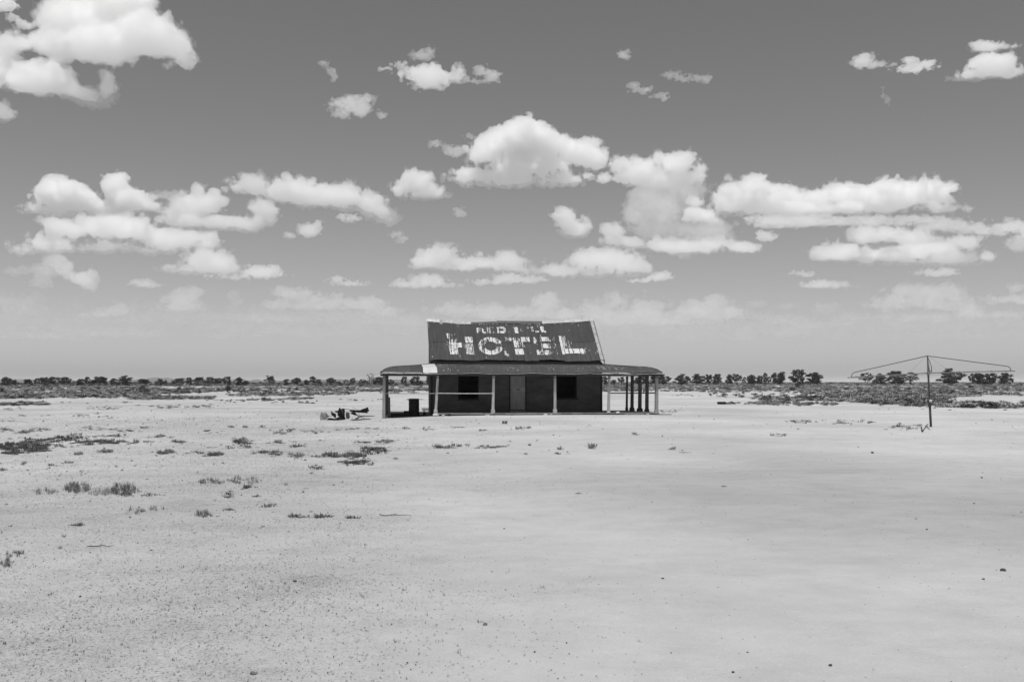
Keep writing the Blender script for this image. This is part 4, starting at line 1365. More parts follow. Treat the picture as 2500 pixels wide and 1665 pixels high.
srng = random.Random(77)
def in_poly(x, y, poly):
    c = False
    j = len(poly) - 1
    for i in range(len(poly)):
        xi, yi = poly[i]; xj, yj = poly[j]
        if (yi > y) != (yj > y) and x < (xj - xi) * (y - yi) / (yj - yi) + xi: c = not c
        j = i
    return c
scrub_pts = []
def scrub_field(poly, n, r0=0.28, r1=0.9, hh=(0.18, 0.5), thin=0.0):
    """bushes over the stretch of plain that the outline covers; coverage breaks into patches"""
    x0, x1 = min(p[0] for p in poly), max(p[0] for p in poly)
    y0, y1 = min(p[1] for p in poly), max(p[1] for p in poly)
    k = 0
    while k < n:
        px = srng.uniform(x0, x1)
        py = 933 + math.exp(srng.uniform(math.log(y0 - 933), math.log(y1 - 933)))
        k += 1
        if not in_poly(px, py + srng.uniform(-1.2, 1.2), poly): continue
        g = ground_hit(px, py)
        pn = vn2(g.x * 0.09 + 40, g.y * 0.045 + 9) * 0.6 + vn2(g.x * 0.3, g.y * 0.12) * 0.4
        if pn < 0.46 + thin and srng.random() < 0.88: continue
        s = srng.uniform(r0, r1) * (0.7 + 0.6 * pn) * (1.0 if g.y < 160 else min(2.2, g.y / 160))
        scrub_pts.append((g.x, g.y, gz(g), s, srng.uniform(*hh) * (0.6 + 0.8 * pn) * (1.0 if g.y < 250 else 0.9), srng.uniform(0, 6.28), srng.randrange(9)))
# left plain
scrub_field([(-120, 939), (1060, 939), (1060, 959), (960, 961), (900, 961), (820, 965), (720, 967), (640, 964), (560, 956), (520, 958), (450, 962), (380, 969), (300, 972), (120, 973), (-120, 975)], 7000)
scrub_field([(-120, 979), (20, 980), (60, 980), (125, 981), (118, 988), (40, 990), (-120, 992)], 420, 0.22, 0.6, (0.12, 0.28), -0.1)
scrub_field([(300, 966), (420, 967), (530, 970), (520, 974), (360, 977), (320, 976)], 520, 0.22, 0.6, (0.12, 0.3), -0.1)
scrub_field([(560, 960), (640, 959), (700, 966), (640, 969), (540, 966)], 220, 0.22, 0.5, (0.1, 0.25))
scrub_field([(500, 979), (640, 974), (760, 971), (765, 975), (640, 980), (560, 985)], 360, 0.18, 0.45, (0.08, 0.2))
scrub_field([(640, 981), (740, 980), (820, 976), (910, 974), (1060, 973), (1060, 977), (900, 979), (800, 986), (640, 985)], 420, 0.16, 0.4, (0.07, 0.2), 0.06)
scrub_field([(130, 982), (320, 981), (320, 985), (130, 987)], 130, 0.16, 0.4, (0.06, 0.16), 0.05)
scrub_field([(330, 990), (520, 989), (520, 995), (330, 996)], 220, 0.16, 0.4, (0.06, 0.18), 0.08)
scrub_field([(-60, 965), (60, 965), (110, 976), (-60, 978)], 200, 0.25, 0.6, (0.12, 0.3))
# right plain
scrub_field([(1465, 937.5), (2620, 937.5), (2620, 966), (2500, 966), (2380, 968), (2300, 974), (2290, 984), (2500, 984), (2620, 984), (2620, 989), (2330, 986), (2280, 990), (2330, 993), (2500, 993), (2620, 993), (2620, 998),
             (2340, 997), (2250, 994), (2160, 992), (2110, 988), (2060, 983), (2000, 980), (1900, 980), (1850, 977), (1800, 973), (1740, 969), (1700, 957), (1600, 955), (1465, 957)], 11000)
scrub_field([(1640, 965), (1760, 963), (1760, 968), (1640, 968)], 120, 0.2, 0.45, (0.08, 0.2))
scrub_field([(1775, 984.5), (1850, 984), (1880, 979), (1960, 985), (2060, 988), (2040, 991), (1900, 990), (1840, 987.5), (1775, 987.5)], 380, 0.18, 0.45, (0.1, 0.26), -0.1)
scrub_field([(2050, 990), (2220, 996), (2400, 1000), (2500, 1002), (2500, 1005), (2240, 1003), (2060, 997)], 160, 0.1, 0.28, (0.04, 0.12), 0.1)
# undergrowth below the tree line
for k in range(2600):
    px = srng.uniform(-100, 2600)
    if 1065 < px < 1465 or (px > 1465 and srng.random() < 0.55): continue
    Z = srng.uniform(420, 720)
    g = hit(px, 933 + EYE * F_PX / Z, Z)
    s = srng.uniform(0.9, 2.4)
    scrub_pts.append((g.x, g.y, 0, s, srng.uniform(0.5, 1.5) * (1.0 + (srng.random() < 0.12) * 1.2 if px < 1060 else 0.75), srng.uniform(0, 6.28), srng.choice([0, 3, 6, 1, 4, 1] if px < 1060 else [1, 4, 7, 0, 2])))
for k in range(9000):                       # the plain goes on as scrub beyond the trees
    px = srng.uniform(-150, 2650)
    Z = math.exp(srng.uniform(math.log(650), math.log(4200)))
    s = srng.uniform(1.5, 3.2) * (Z / 900) ** 0.8
    scrub_pts.append(((px - 1250) / F_PX * Z, Z, 0, s, srng.uniform(0.5, 1.5) * (1 + 0.35 * (Z / 900)), srng.uniform(0, 6.28), srng.randrange(9)))
scatter('scrub', scrub_pts, shrubs, 'low grey scrub covering the plain behind the hotel')

# shrubs one can pick out
shrub_proto = [shrub_mesh(60 + s, 420, 0.10, M['shrub_dark'], 'foliage', 1.0) for s in range(4)]
stem_mb = MB()
for k in range(6):
    a = k * 1.05
    stem_mb.tube([(0.03 * cos(a), 0.03 * sin(a), -0.03), (0.15 * cos(a), 0.15 * sin(a), 0.3), (0.3 * cos(a), 0.3 * sin(a), 0.6)], [0.03, 0.022, 0.01], 5)
stem_me = stem_mb.mesh('stems', M['bark'])
for i, (px, top, base, w, lab) in enumerate([
    (4, 945, 960, 18, 'dark bush at the very left edge of the scrub'),
    (18, 948, 956, 10, 'small dark bush just inside the left edge of the scrub'),
    (348, 938, 953, 24, 'wide bush before the far trees, below the hill crest on the left'),
    (437, 944, 953, 22, 'low dark bush pair right of the wide bush in the left scrub'),
    (556, 937, 957, 26, 'tall dark bush at the front of the scrub, left of the scrap heap'),
    (707, 945, 953, 16, 'low bush, first of two beside each other above the scrap heap'),
    (724, 945, 953.5, 18, 'low bush, second of two beside each other above the scrap heap'),
    (848, 941, 952, 18, 'dark bush in the scrub left of the bare pale tree'),
    (240, 944, 953, 18, 'dark bush in the scrub under the widest left trees'),
    (646, 969, 978, 18, 'grey bush on the pale strip left of the scrap heap'),
    (1945, 932, 946, 24, 'bush with upright stems under the tallest right tree'),
    (1932, 944, 953, 20, 'low bush left below the tallest right tree'),
    (1962, 945, 953, 18, 'low bush right below the tallest right tree'),
    (1970, 966, 975, 22, 'dark low bush in the front of the right scrub'),
    (2325, 950, 962, 22, 'grey bush in the scrub just right of the hoist'),
    (2370, 938, 949, 18, 'bush in the right scrub below the tree pair'),
    (2220, 944, 954, 16, 'bush in the scrub left of the hoist pole')]):
    g = ground_hit(px, base)
    e = empty('scrub_bush', (g.x, g.y, gz(g)), i * 1.7)
    H = (base - top) * g.y / F_PX
    W = w * 0.5 * g.y / F_PX
    e.scale = (W, W, H)
    for nm, me in (('foliage', shrub_proto[i % 4]), ('stems', stem_me)):
        o = bpy.data.objects.new(nm, me); COL.objects.link(o); o.parent = e
    tag(e, lab, 'bush', 'bushes standing out of the scrub')

# grass: loose tufts
grass_pts, sprig_pts = [], []
PATCH = [(25, 1087, 34, 8, 90), (85, 1082, 45, 11, 130), (165, 1072, 55, 9, 110), (90, 1097, 28, 5, 40), (30, 1104, 22, 3, 26), (208, 1082, 17, 4, 24), (263, 1079, 40, 4, 45), (361, 1080, 58, 3, 45), (437, 1078, 20, 2, 12), (401, 1066, 32, 2, 20), (267, 1065, 42, 2, 22),
  (418, 1108, 30, 5, 40), (250, 1103, 20, 3, 14), (195, 1108, 17, 2, 9), (471, 1104, 15, 2, 8), (522, 1110, 20, 4, 16), (548, 1090, 24, 4, 22), (594, 1076, 27, 5, 34), (599, 1088, 22, 4, 14), (675, 1078, 27, 3, 18), (722, 1087, 27, 2, 10),
  (662, 1104, 30, 5, 40), (717, 1101, 22, 4, 22), (743, 1114, 36, 5, 44), (811, 1111, 27, 5, 34), (866, 1113, 27, 6, 36), (872, 1127, 50, 4, 54), (908, 1099, 32, 5, 40), (938, 1080, 24, 4, 26), (883, 1081, 20, 2, 12), (972, 1118, 16, 2, 8), (771, 1140, 16, 4, 15),
  (161, 1131, 13, 4, 9), (55, 1134, 5, 3, 4), (6, 1151, 8, 4, 6), (98, 1155, 9, 3, 4), (136, 1138, 16, 2, 6), (560, 1214, 12, 6, 9), (637, 1216, 20, 4, 10), (607, 1195, 22, 3, 8), (556, 1248, 9, 4, 4), (577, 1276, 20, 2, 6), (191, 1282, 13, 3, 6), (650, 1235, 30, 5, 9), (730, 1262, 24, 3, 7), (780, 1263, 20, 3, 6), (860, 1263, 10, 2, 4),
  (1444, 1092, 11, 4, 14), (1349, 1105, 32, 5, 24), (1211, 1094, 42, 3, 26), (1083, 1096, 32, 3, 22), (1130, 1092, 20, 2, 9), (1641, 1096, 10, 2, 8), (1269, 1046, 17, 3, 16), (1555, 1063, 10, 2, 6),
  (1634, 1003, 22, 4, 34), (1660, 1005, 12, 2, 8), (1955, 1031, 24, 3, 26), (2003, 1030, 15, 3, 20), (2066, 1033, 38, 3, 46), (2127, 1033, 12, 2, 8), (2162, 1045, 13, 3, 16), (2192, 1042, 20, 4, 24), (2227, 1046, 13, 3, 14), (2242, 1040, 11, 2, 10),
  (1900, 1062, 22, 3, 8), (2400, 1043, 8, 2, 4),
  (252, 998, 40, 3, 55), (19, 1000, 17, 3, 18), (48, 998, 10, 2, 10), (237, 1012, 10, 3, 10), (199, 1016, 22, 2, 14), (250, 1021, 25, 2, 12), (92, 1049, 32, 4, 36), (57, 1055, 22, 3, 22), (214, 1046, 22, 3, 20), (15, 1048, 17, 3, 16), (317, 1054, 34, 2, 20), (564, 1044, 11, 3, 12), (512, 1053, 22, 2, 16), (688, 1056, 11, 3, 10), (596, 1043, 6, 3, 6), (640, 1044, 12, 2, 8), (345, 1046, 22, 2, 12),
  (420, 994, 52, 2, 34), (508, 991, 27, 3, 28), (170, 999, 20, 1, 9), (30, 1028, 28, 1, 10), (55, 1015, 20, 1, 8), (120, 1015, 12, 1, 5), (690, 1052, 40, 3, 14), (760, 1056, 30, 3, 12), (840, 1050, 30, 3, 12), (900, 1047, 30, 2, 10), (980, 1045, 26, 2, 10), (1040, 1047, 24, 2, 8), (1110, 1043, 24, 2, 9), (1180, 1049, 16, 2, 7), (560, 983, 20, 1, 8)]
for pi_, (cx, cyy, rx, ry, n) in enumerate(PATCH):
    dark = pi_ < 7 or pi_ in (15, 17, 25, 26, 27)
    for _ in range(int(n * (2.2 if dark else 1.6))):
        a, d = srng.uniform(0, 6.28), srng.random() ** 0.6 * (1.0 if srng.random() < 0.82 else 1.7)
        g = ground_hit(cx + cos(a) * rx * d, cyy + sin(a) * ry * d * 1.2)
        if vn2(g.x * 2.6 + 11, g.y * 1.1) < 0.36: continue
        s = srng.uniform(0.04, 0.12) * (1.0 if g.y > 22 else 0.7)
        grass_pts.append((g.x, g.y, gz(g), s * 1.35, s * srng.choice((0.2, 0.3, 0.42, 0.6, 0.95)), srng.uniform(0, 6.28), srng.choice([4, 5, 2]) if dark else srng.randrange(5)))
for _ in range(1000):                       # stray small tufts, thicker to the left and near the buildings
    py = 933 + math.exp(srng.uniform(math.log(42), math.log(420)))
    px = srng.uniform(-60, 2560)
    keep = 0.9 if px < 1000 - (py - 1000) * 0.9 else (0.55 if py < 1115 and px < 1700 else (0.28 if py < 1070 else 0.02))
    g = ground_hit(px, py)
    if srng.random() > keep * (0.25 + 1.2 * vn2(g.x * 0.2 + 7, g.y * 0.12)): continue
    if 48 < g.y < 57 and -6.6 < g.x < 8: continue
    s = srng.uniform(0.03, 0.085) * (1.0 if g.y > 18 else 0.6)
    grass_pts.append((g.x, g.y, gz(g), s, s * srng.uniform(0.4, 1.0), srng.uniform(0, 6.28), srng.randrange(6)))
scatter('grass', grass_pts, tufts, 'sparse dry grass tufts dotted over the bare earth')
for _ in range(95000):                      # fallen stalks and sprigs over the gravel, thinning out to the right
    py = 933 + math.exp(srng.uniform(math.log(85), math.log(760)))
    px = srng.uniform(-80, 2580)
    g = ground_hit(px, py)
    lim = -0.10 * g.y + 4.5 * (vn2(g.x * 0.3, g.y * 0.3) - 0.5)
    pr = 1.0 / (1.0 + math.exp((g.x - lim) / (0.25 + 0.045 * g.y)))
    pr = max(pr, 0.02 + 0.10 * max(0.0, vn2(g.x * 0.8 + 50, g.y * 1.6) - 0.55) / 0.45)
    if srng.random() > pr * (0.2 + 0.9 * vn2(g.x * 0.6 + 3, g.y * 0.5)): continue
    s = srng.uniform(0.0045, 0.013) * (1.0 if g.y < 10 else 1.0 + (g.y - 10) * 0.04)
    if srng.random() < 0.03: s *= 2.0
    sprig_pts.append((g.x, g.y, gz(g) - 0.001, s, s * srng.uniform(0.5, 1.5), srng.uniform(0, 6.28), srng.randrange(6)))
peb = proto_set([lump('pebble', (1.2, 1.0, 0.7), M['stone'] if k % 2 else M['block'], 300 + k, 1).data for k in range(4)], 'pebble_stone')
for o_ in [o_ for o_ in COL.objects if o_.name.startswith('pebble') and o_.type == 'MESH']:
    bpy.data.objects.remove(o_)
peb_pts = []
for _ in range(3600):
    py = 933 + math.exp(srng.uniform(math.log(75), math.log(760)))
    px = srng.uniform(-80, 2580)
    g = ground_hit(px, py)
    if srng.random() > 0.12 + 1.1 * max(0, vn2(g.x * 0.7 + 20, g.y * 0.5 + 4) - 0.35): continue
    s = srng.uniform(0.0018, 0.005) * (1 if srng.random() < 0.96 else 1.8) * max(1.0, g.y / 11)
    peb_pts.append((g.x, g.y, gz(g) + s * 0.3, s, s, srng.uniform(0, 6.28), srng.randrange(4)))
scatter('pebbles', peb_pts, peb, 'small dark pebbles scattered over the bare earth')
scatter('dry_litter', sprig_pts, sprigs, 'dry stalks and litter strewn over the left foreground')

# grass clumps one can pick out in the foreground
def clump(px, py, rx, ry, h, n, lab, dark=True, seed=0):
    r = random.Random(seed + int(px))
    c = ground_hit(px, py)
    vs, fs = [], []
    subs = []
    for _ in range(max(3, n // 16)):                       # a clump is many small tufts of uneven height
        a, d = r.uniform(0, 6.28), r.random() ** 0.5
        subs.append((px + cos(a) * rx * d, py + sin(a) * ry * d, h * r.uniform(0.35, 1.05) * (1.1 - 0.45 * d)))
    for _ in range(int(n * 0.8)):
        sx, sy, sh = r.choice(subs)
        g = ground_hit(sx + r.gauss(0, rx * 0.07 + 1.2), sy + r.gauss(0, ry * 0.08 + 0.5))
        base = g - c
        base.z = gz(g) - gz(c)
        hgt = sh * r.uniform(0.25, 1.0)
        b = r.uniform(0, 6.28)
        lean = Vector((cos(b), sin(b), 0)) * hgt * r.uniform(0.1, 0.8)
        s = Vector((-sin(b), cos(b), 0)) * 0.0024 * (c.y / 12) * r.uniform(0.7, 1.4)
        m = base + lean * 0.35 + Vector((0, 0, hgt * 0.62))
        t = base + lean + Vector((0, 0, hgt))
        o = len(vs)
        vs += [base - s, base + s, m + s * 0.8, m - s * 0.8, t]
        fs += [(o, o + 1, o + 2, o + 3), (o + 3, o + 2, o + 4)]
    mb = MB(); mb.add(vs, fs)
    o = mb.build('grass_clump', M['grass_dark'] if dark else M['grass'])
    o.location = (c.x, c.y, gz(c))
    tag(o, lab, 'grass clump', 'grass clumps in the left foreground')
clump(187, 1196, 30, 12, 0.16, 700, 'left half of the largest dark grass clump, at left in the foreground')
clump(306, 1202, 34, 13, 0.16, 800, 'thick right end of the largest dark grass clump')
clump(238, 1207, 45, 7, 0.10, 480, 'thin middle of the largest grass clump, between its thick ends', False)
clump(108, 1204, 32, 6, 0.10, 260, 'wispy grass clump left of the largest clump', False)
clump(362, 1213, 38, 3, 0.05, 170, 'low flat grass trailing right from the largest clump')
clump(514, 1180, 30, 6, 0.12, 330, 'grey grass clump right of the largest clump')
clump(594, 1176, 48, 7, 0.13, 380, 'loose wide grass clump beside the grey clump', False)
clump(333, 1250, 20, 7, 0.10, 170, 'thin grass clump just below the largest clump', False)
clump(383, 1247, 17, 6, 0.10, 130, 'thin grass clump right below the largest clump', False)
clump(495, 1261, 22, 7, 0.11, 300, 'dense round grass clump alone on the gravel')
clump(36, 1352, 24, 6, 0.075, 210, 'dark grass clump low at the left edge')
clump(13, 1374, 16, 9, 0.10, 220, 'upright grass clump lowest at the left edge')
# ------------------------------------------------------------------ clouds: closed, billowing volumes high over the plain
NT = 48
_lat = np.random.RandomState(9).rand(NT, NT, NT).astype(np.float32)
def noise3(P):
    i = np.floor(P).astype(np.int32)
    f = (P - i).astype(np.float32)
    f = f * f * (3 - 2 * f)
    i %= NT
    j = (i + 1) % NT
    x0, y0, z0 = i[..., 0], i[..., 1], i[..., 2]
    x1, y1, z1 = j[..., 0], j[..., 1], j[..., 2]
    fx, fy, fz = f[..., 0], f[..., 1], f[..., 2]
    a = _lat[x0, y0, z0] * (1 - fx) + _lat[x1, y0, z0] * fx
    b = _lat[x0, y1, z0] * (1 - fx) + _lat[x1, y1, z0] * fx
    c = _lat[x0, y0, z1] * (1 - fx) + _lat[x1, y0, z1] * fx
    d = _lat[x0, y1, z1] * (1 - fx) + _lat[x1, y1, z1] * fx
    return (a * (1 - fy) + b * fy) * (1 - fz) + (c * (1 - fy) + d * fy) * fz

def surface_nets(F, org, h):
    ins = F > 0
    nx, ny, nz = F.shape
    acc = np.zeros((nx - 1, ny - 1, nz - 1, 3), np.float32)
    cnt = np.zeros((nx - 1, ny - 1, nz - 1), np.float32)
    cs = [(a, b, c) for a in (0, 1) for b in (0, 1) for c in (0, 1)]
    def S(A, o): return A[o[0]:nx - 1 + o[0], o[1]:ny - 1 + o[1], o[2]:nz - 1 + o[2]]
    for o in cs:
        for ax in range(3):
            if o[ax]: continue
            p = list(o); p[ax] = 1
            fa, fb = S(F, o), S(F, p)
            m = (fa > 0) != (fb > 0)
            t = np.where(m, fa / np.where(m, fa - fb, 1), 0)
            for k in range(3):
                acc[..., k] += np.where(m, o[k] + (t if k == ax else 0), 0)
            cnt += m
    act = cnt > 0
    idx = np.full(act.shape, -1, np.int64)
    idx[act] = np.arange(act.sum())
    loc = np.argwhere(act).astype(np.float32) + acc[act] / cnt[act][:, None]
    V = loc * h + np.array(org, np.float32)
    faces = []
    for ax in range(3):
        o2 = [k for k in range(3) if k != ax]
        sl_a = [slice(1, -1)] * 3; sl_b = [slice(1, -1)] * 3
        sl_a[ax] = slice(0, -1); sl_b[ax] = slice(1, None)
        a, b = ins[tuple(sl_a)], ins[tuple(sl_b)]
        m = np.argwhere(a != b)
        if len(m) == 0: continue
        up = a[tuple(m.T)]
        base = m.copy()
        base[:, o2[0]] += 1; base[:, o2[1]] += 1
        def cell(d0, d1):
            c = base.copy(); c[:, o2[0]] += d0; c[:, o2[1]] += d1
            return idx[tuple(c.T)]
        q = np.stack([cell(-1, -1), cell(0, -1), cell(0, 0), cell(-1, 0)], -1)
        flip = up if ax != 1 else ~up
        q[~flip] = q[~flip][:, ::-1]
        faces.append(q)
    return V, np.concatenate(faces)

def cloud(label, base_alt, tau, lobes, rough=1.0, vox=2.8, name='cloud', hole=None, base_y=None, flat=1.0):
    L = np.array(lobes, np.float64)
    by = base_y or (L[:, 1] + 0.5 * L[:, 3]).max()
    D = min(base_alt / max((933 - by) / F_PX, 0.035), 26000.0)
    r = np.random.RandomState(int(abs(L[0, 0] * 7 + L[0, 1] * 3)) % 9999)
    pad = 26
    med = float(np.median(L[:, 3]))
    low = min(max((by - 560.0) / 200.0, 0.0), 1.0)          # the farther ones are thinner
    den_k = 1.0 - 0.34 * low
    if tau >= 3.0:                       # solid cumulus: dense core in a thin ragged fringe
        core_den, fr_den = 0.47 * tau / (2 * med), 0.12 * tau / (2 * med)
    else:                                # shreds and far haze clouds: only the thin ragged body
        core_den, fr_den = (0.25 * tau / (2 * med) if tau > 1.5 else 0.0), 0.36 * tau / (2 * med)
    core_den, fr_den = core_den * den_k, fr_den * den_k
    x0, x1 = (L[:, 0] - L[:, 2]).min() - pad, (L[:, 0] + L[:, 2]).max() + pad
    z0, z1 = (-L[:, 1] - L[:, 3]).min() - pad, (-L[:, 1] + L[:, 3]).max() + pad
    dep = np.minimum(L[:, 2], 1.5 * L[:, 3])
    yo = r.uniform(-0.35, 0.35, len(L)) * dep
    y0, y1 = (yo - dep).min() - pad, (yo + dep).max() + pad
    gx = np.arange(x0, x1, vox, dtype=np.float32); gy = np.arange(y0, y1, vox * 1.35, dtype=np.float32); gz_ = np.arange(z0, z1, vox, dtype=np.float32)
    G = np.stack(np.meshgrid(gx, gy, gz_, indexing='ij'), -1)
    med = float(np.median(L[:, 3]))
    k = min(max(med / 24.0, 0.3), 1.0) * rough
    off = r.uniform(0, 40, 3).astype(np.float32)
    # warp the space a little, then puffs over the lobes
    wx = (noise3(G / (34 * k + 6) + off) - 0.5) * 16 * k
    wz = (noise3(G / (34 * k + 6) + off + 17.3) - 0.5) * 12 * k
    X, Yd, Zz = G[..., 0] + wx, G[..., 1], G[..., 2] + wz
    F = np.full(X.shape, -1e3, np.float32)
    for (cx, cyy, rx, ry), d, o in zip(L, dep, yo):
        zz = Zz + cyy
        zz = np.where(zz < 0, zz / (0.72 * ry if flat else ry), zz / ry)
        q = np.sqrt(((X - cx) / rx) ** 2 + ((Yd - o) / d) ** 2 + zz ** 2)
        f = (1 - q) * min(rx, ry, d)
        F = np.maximum(F, f) + np.float32(0.25) * np.maximum(0, np.float32(15.0 * k) - np.abs(F - f)) ** 2 / np.float32(15.0 * k)
    def billow(s, sh): return np.abs(2 * noise3(G / s + off + sh) - 1)
    top = np.clip((Zz + by) / (med * 1.2) + 0.35, 0.35, 1.0)
    F += top * k * (16 * (billow(46 * k + 4, 3.1) - 0.29) + 19 * (billow(24 * k + 3, 9.7) - 0.28))
    F += k * top * 12.0 * (billow(max(11 * k, vox * 1.9), 21.0) - 0.29)
    F += k * top * 5.5 * (billow(max(6.2 * k, vox * 1.7), 27.0) - 0.29)
    n5 = noise3(G / max(5.2 * k, vox * 1.5) + off) - 0.5
    F += k * 2.5 * n5
    if flat:
        F -= np.maximum(0, -(Zz + by)) * 0.35 * flat
    if hole:
        for (hx, hy, hr) in hole:
            q = np.sqrt((X - hx) ** 2 + (Zz + hy) ** 2) / hr
            F = np.minimum(F, (q - 1) * hr)
    if tau >= 3.0:
        n9 = noise3(G / max(13.0 * k, vox * 2.4) + off + 31.0) - 0.5
        n7 = noise3(G / max(6.5 * k, vox * 1.6) + off + 5.0) - 0.5
        soft = 1.0 - np.clip((Zz + by) / (med * 1.6), 0, 1)
        fringe = F + k * (1.3 + 3.0 * soft) + k * (0.75 + 0.5 * soft) * (10.0 * n9 + 6.5 * n7 + 4.5 * n5)
    else:                                # torn to shreds
        q = max(k, 0.5)
        GS = G * np.array([0.8, 1, 1.15], np.float32)
        n9 = noise3(GS / (15 * q) + off + 31.0) - 0.52
        n7 = noise3(GS / max(7.5 * q, vox * 2) + off + 5.0) - 0.5
        n4 = noise3(GS / max(4.0, vox * 1.5) + off + 8.0) - 0.5
        n9 = n9 + 1.3 * k * (noise3(GS / (40 * k) + off + 13.0) - 0.5)
        fringe = F + q * (20.0 * n9 + 13.0 * n7 + 8.0 * n4) + 0.8
    if hole:
        fringe = np.where(F < -14 * k, -1, fringe)
    belly = np.maximum(0, 0.55 * (L[:, 3].max()) - (Zz + by)) * 0.36 * (1 if flat else 0.3)     # vapour thins towards the flat base
    parts = [('fringe', fringe, fr_den)]
    if core_den > 0:
        parts.append(('core', F - 2.2 * k - belly if tau >= 3.0 else fringe - 3.0 * k - belly, core_den))
    s = D / F_PX
    root = None
    for pn, A, den in parts:
        A = A.astype(np.float32)
        A[[0, -1]] = -1; A[:, [0, -1]] = -1; A[:, :, [0, -1]] = -1
        if not (A > 0).any(): continue
        V, Q = surface_nets(A, (gx[0], gy[0], gz_[0]), vox)
        V[:, 1] = (V[:, 1] - gy[0]) * 1.35 + gy[0]
        # frame of the photograph -> place: x, depth and height at distance D
        yy = (832.5 + V[:, 2]) / F_PX
        t = D / (cos(PITCH) - yy * sin(PITCH))
        W = np.stack([(V[:, 0] - 1250) / F_PX * t, D + V[:, 1] * s, EYE + t * (sin(PITCH) + yy * cos(PITCH))], -1)
        if root is None:
            org = W.mean(0)
            root = empty(name, org)
        me = bpy.data.meshes.new(pn)
        me.vertices.add(len(W)); me.vertices.foreach_set('co', (W - org).astype(np.float32).ravel())
        me.loops.add(len(Q) * 4); me.loops.foreach_set('vertex_index', Q.astype(np.int32).ravel())
        me.polygons.add(len(Q)); me.polygons.foreach_set('loop_start', np.arange(0, len(Q) * 4, 4, dtype=np.int32))
        me.update(calc_edges=True)
        m = bpy.data.materials.new('cloud_vapour')
        m.use_nodes = True
        nt = m.node_tree
        nt.nodes.clear()
        out = nt.nodes.new('ShaderNodeOutputMaterial')
        vs = nt.nodes.new('ShaderNodeVolumeScatter')
        vs.inputs['Color'].default_value = (0.995, 0.995, 0.995, 1)
        vs.inputs['Density'].default_value = den / s
        vs.inputs['Anisotropy'].default_value = 0.45
        nt.links.new(vs.outputs[0], out.inputs['Volume'])
        me.materials.append(m)
        c = bpy.data.objects.new(pn, me)
        COL.objects.link(c)
        c.parent = root
    o = root
    tag(o, label, 'cloud', 'clouds over the plain')
    return o

H = 1200
cloud('huge white cloud filling the top left corner of the sky', H, 7, [(180, 45, 95, 62), (286, 10, 85, 60), (357, 92, 88, 62), (420, 108, 46, 40), (437, 147, 28, 15), (268, 120, 95, 52), (147, 112, 62, 52), (67, 192, 75, 46), (134, 202, 64, 46), (12, 140, 32, 56), (45, 105, 40, 22), (200, 232, 48, 26), (263, 214, 24, 40), (235, 247, 34, 18), (-50, 170, 60, 60)], vox=4.0, hole=[(219, 190, 26), (60, 140, 18)], flat=0.3)
cloud('thin shred of cloud in the top left corner', H, 2.2, [(15, 13, 28, 15), (60, 60, 22, 8), (35, 45, 14, 8)], 0.8, 3, 'cloud_wisp', flat=0)
cloud('small cloud cut by the left edge below the huge one', H, 3.5, [(3, 272, 26, 20), (-25, 262, 22, 20)], flat=0)
cloud('twin-peaked cloud at upper left of the lower sky', H, 7, [(147, 480, 60, 40), (188, 484, 42, 36), (145, 447, 22, 17), (95, 514, 38, 15), (281, 462, 36, 44), (322, 490, 46, 30), (362, 510, 27, 12), (250, 508, 60, 20), (140, 512, 60, 16)], base_y=527)
cloud('ragged cloud with an upturned right end, left of centre', H, 4.0, [(478, 500, 55, 34), (487, 464, 18, 17), (520, 487, 35, 20), (424, 530, 46, 20), (527, 547, 95, 22), (640, 517, 30, 36), (616, 548, 52, 20)], base_y=566)
cloud('faint shred of cloud between the twin-peaked and the ragged cloud', H, 1.2, [(393, 478, 42, 9), (430, 474, 26, 8)], 0.7, 3, 'cloud_wisp', flat=0)
cloud('long cloud sloping down to the right, left of centre', H, 6, [(625, 455, 46, 22), (575, 458, 20, 7), (712, 464, 54, 27), (763, 472, 56, 28), (811, 476, 46, 28), (846, 482, 36, 28), (898, 496, 36, 28), (931, 518, 26, 20), (948, 532, 14, 8)], base_y=510, flat=0)
cloud('tiny cloud under the long sloping cloud', H, 1.8, [(858, 534, 22, 8), (840, 530, 12, 6)], 0.7, 2.5, flat=0)
cloud('small ragged cloud left of the big centre cloud', H, 5, [(1004, 436, 26, 28), (1032, 446, 29, 28), (988, 460, 29, 22), (1060, 474, 27, 17), (1028, 478, 38, 13), (961, 466, 11, 8)], base_y=488)
cloud('biggest domed white cloud above the hotel', H, 8, [(1288, 342, 60, 52), (1243, 352, 52, 40), (1326, 360, 42, 42), (1193, 370, 52, 30), (1175, 384, 32, 20), (1407, 377, 56, 32), (1451, 392, 33, 24), (1398, 353, 22, 14), (1288, 410, 95, 32), (1228, 427, 75, 22), (1140, 434, 40, 18), (1258, 446, 95, 13), (1362, 441, 42, 17)], base_y=458)
cloud('faint shreds right below the big domed cloud', H, 1.6, [(1475, 434, 18, 12), (1436, 428, 16, 8), (1408, 436, 14, 8)], 0.7, 2.5, 'cloud_wisp', flat=0)
cloud('faint shreds left of the big domed cloud', H, 1.2, [(1110, 368, 27, 12), (1085, 358, 14, 6), (1062, 350, 13, 8), (1148, 335, 11, 6)], 0.7, 2.5, 'cloud_wisp', flat=0)
cloud('bright upper heads of the towering cloud right of centre', H, 6.5, [(1514, 411, 26, 22), (1537, 430, 32, 25), (1579, 416, 36, 30), (1603, 393, 17, 15), (1645, 407, 42, 28), (1683, 393, 25, 27), (1704, 427, 23, 22), (1615, 442, 82, 24)], base_y=462)
cloud('thin grey middle of the towering cloud right of centre', H, 2.0, [(1660, 472, 48, 40), (1585, 486, 46, 40), (1572, 520, 42, 36), (1630, 515, 60, 36), (1700, 560, 70, 26), (1615, 562, 80, 28), (1740, 562, 60, 22)], 0.9, 4, flat=0)
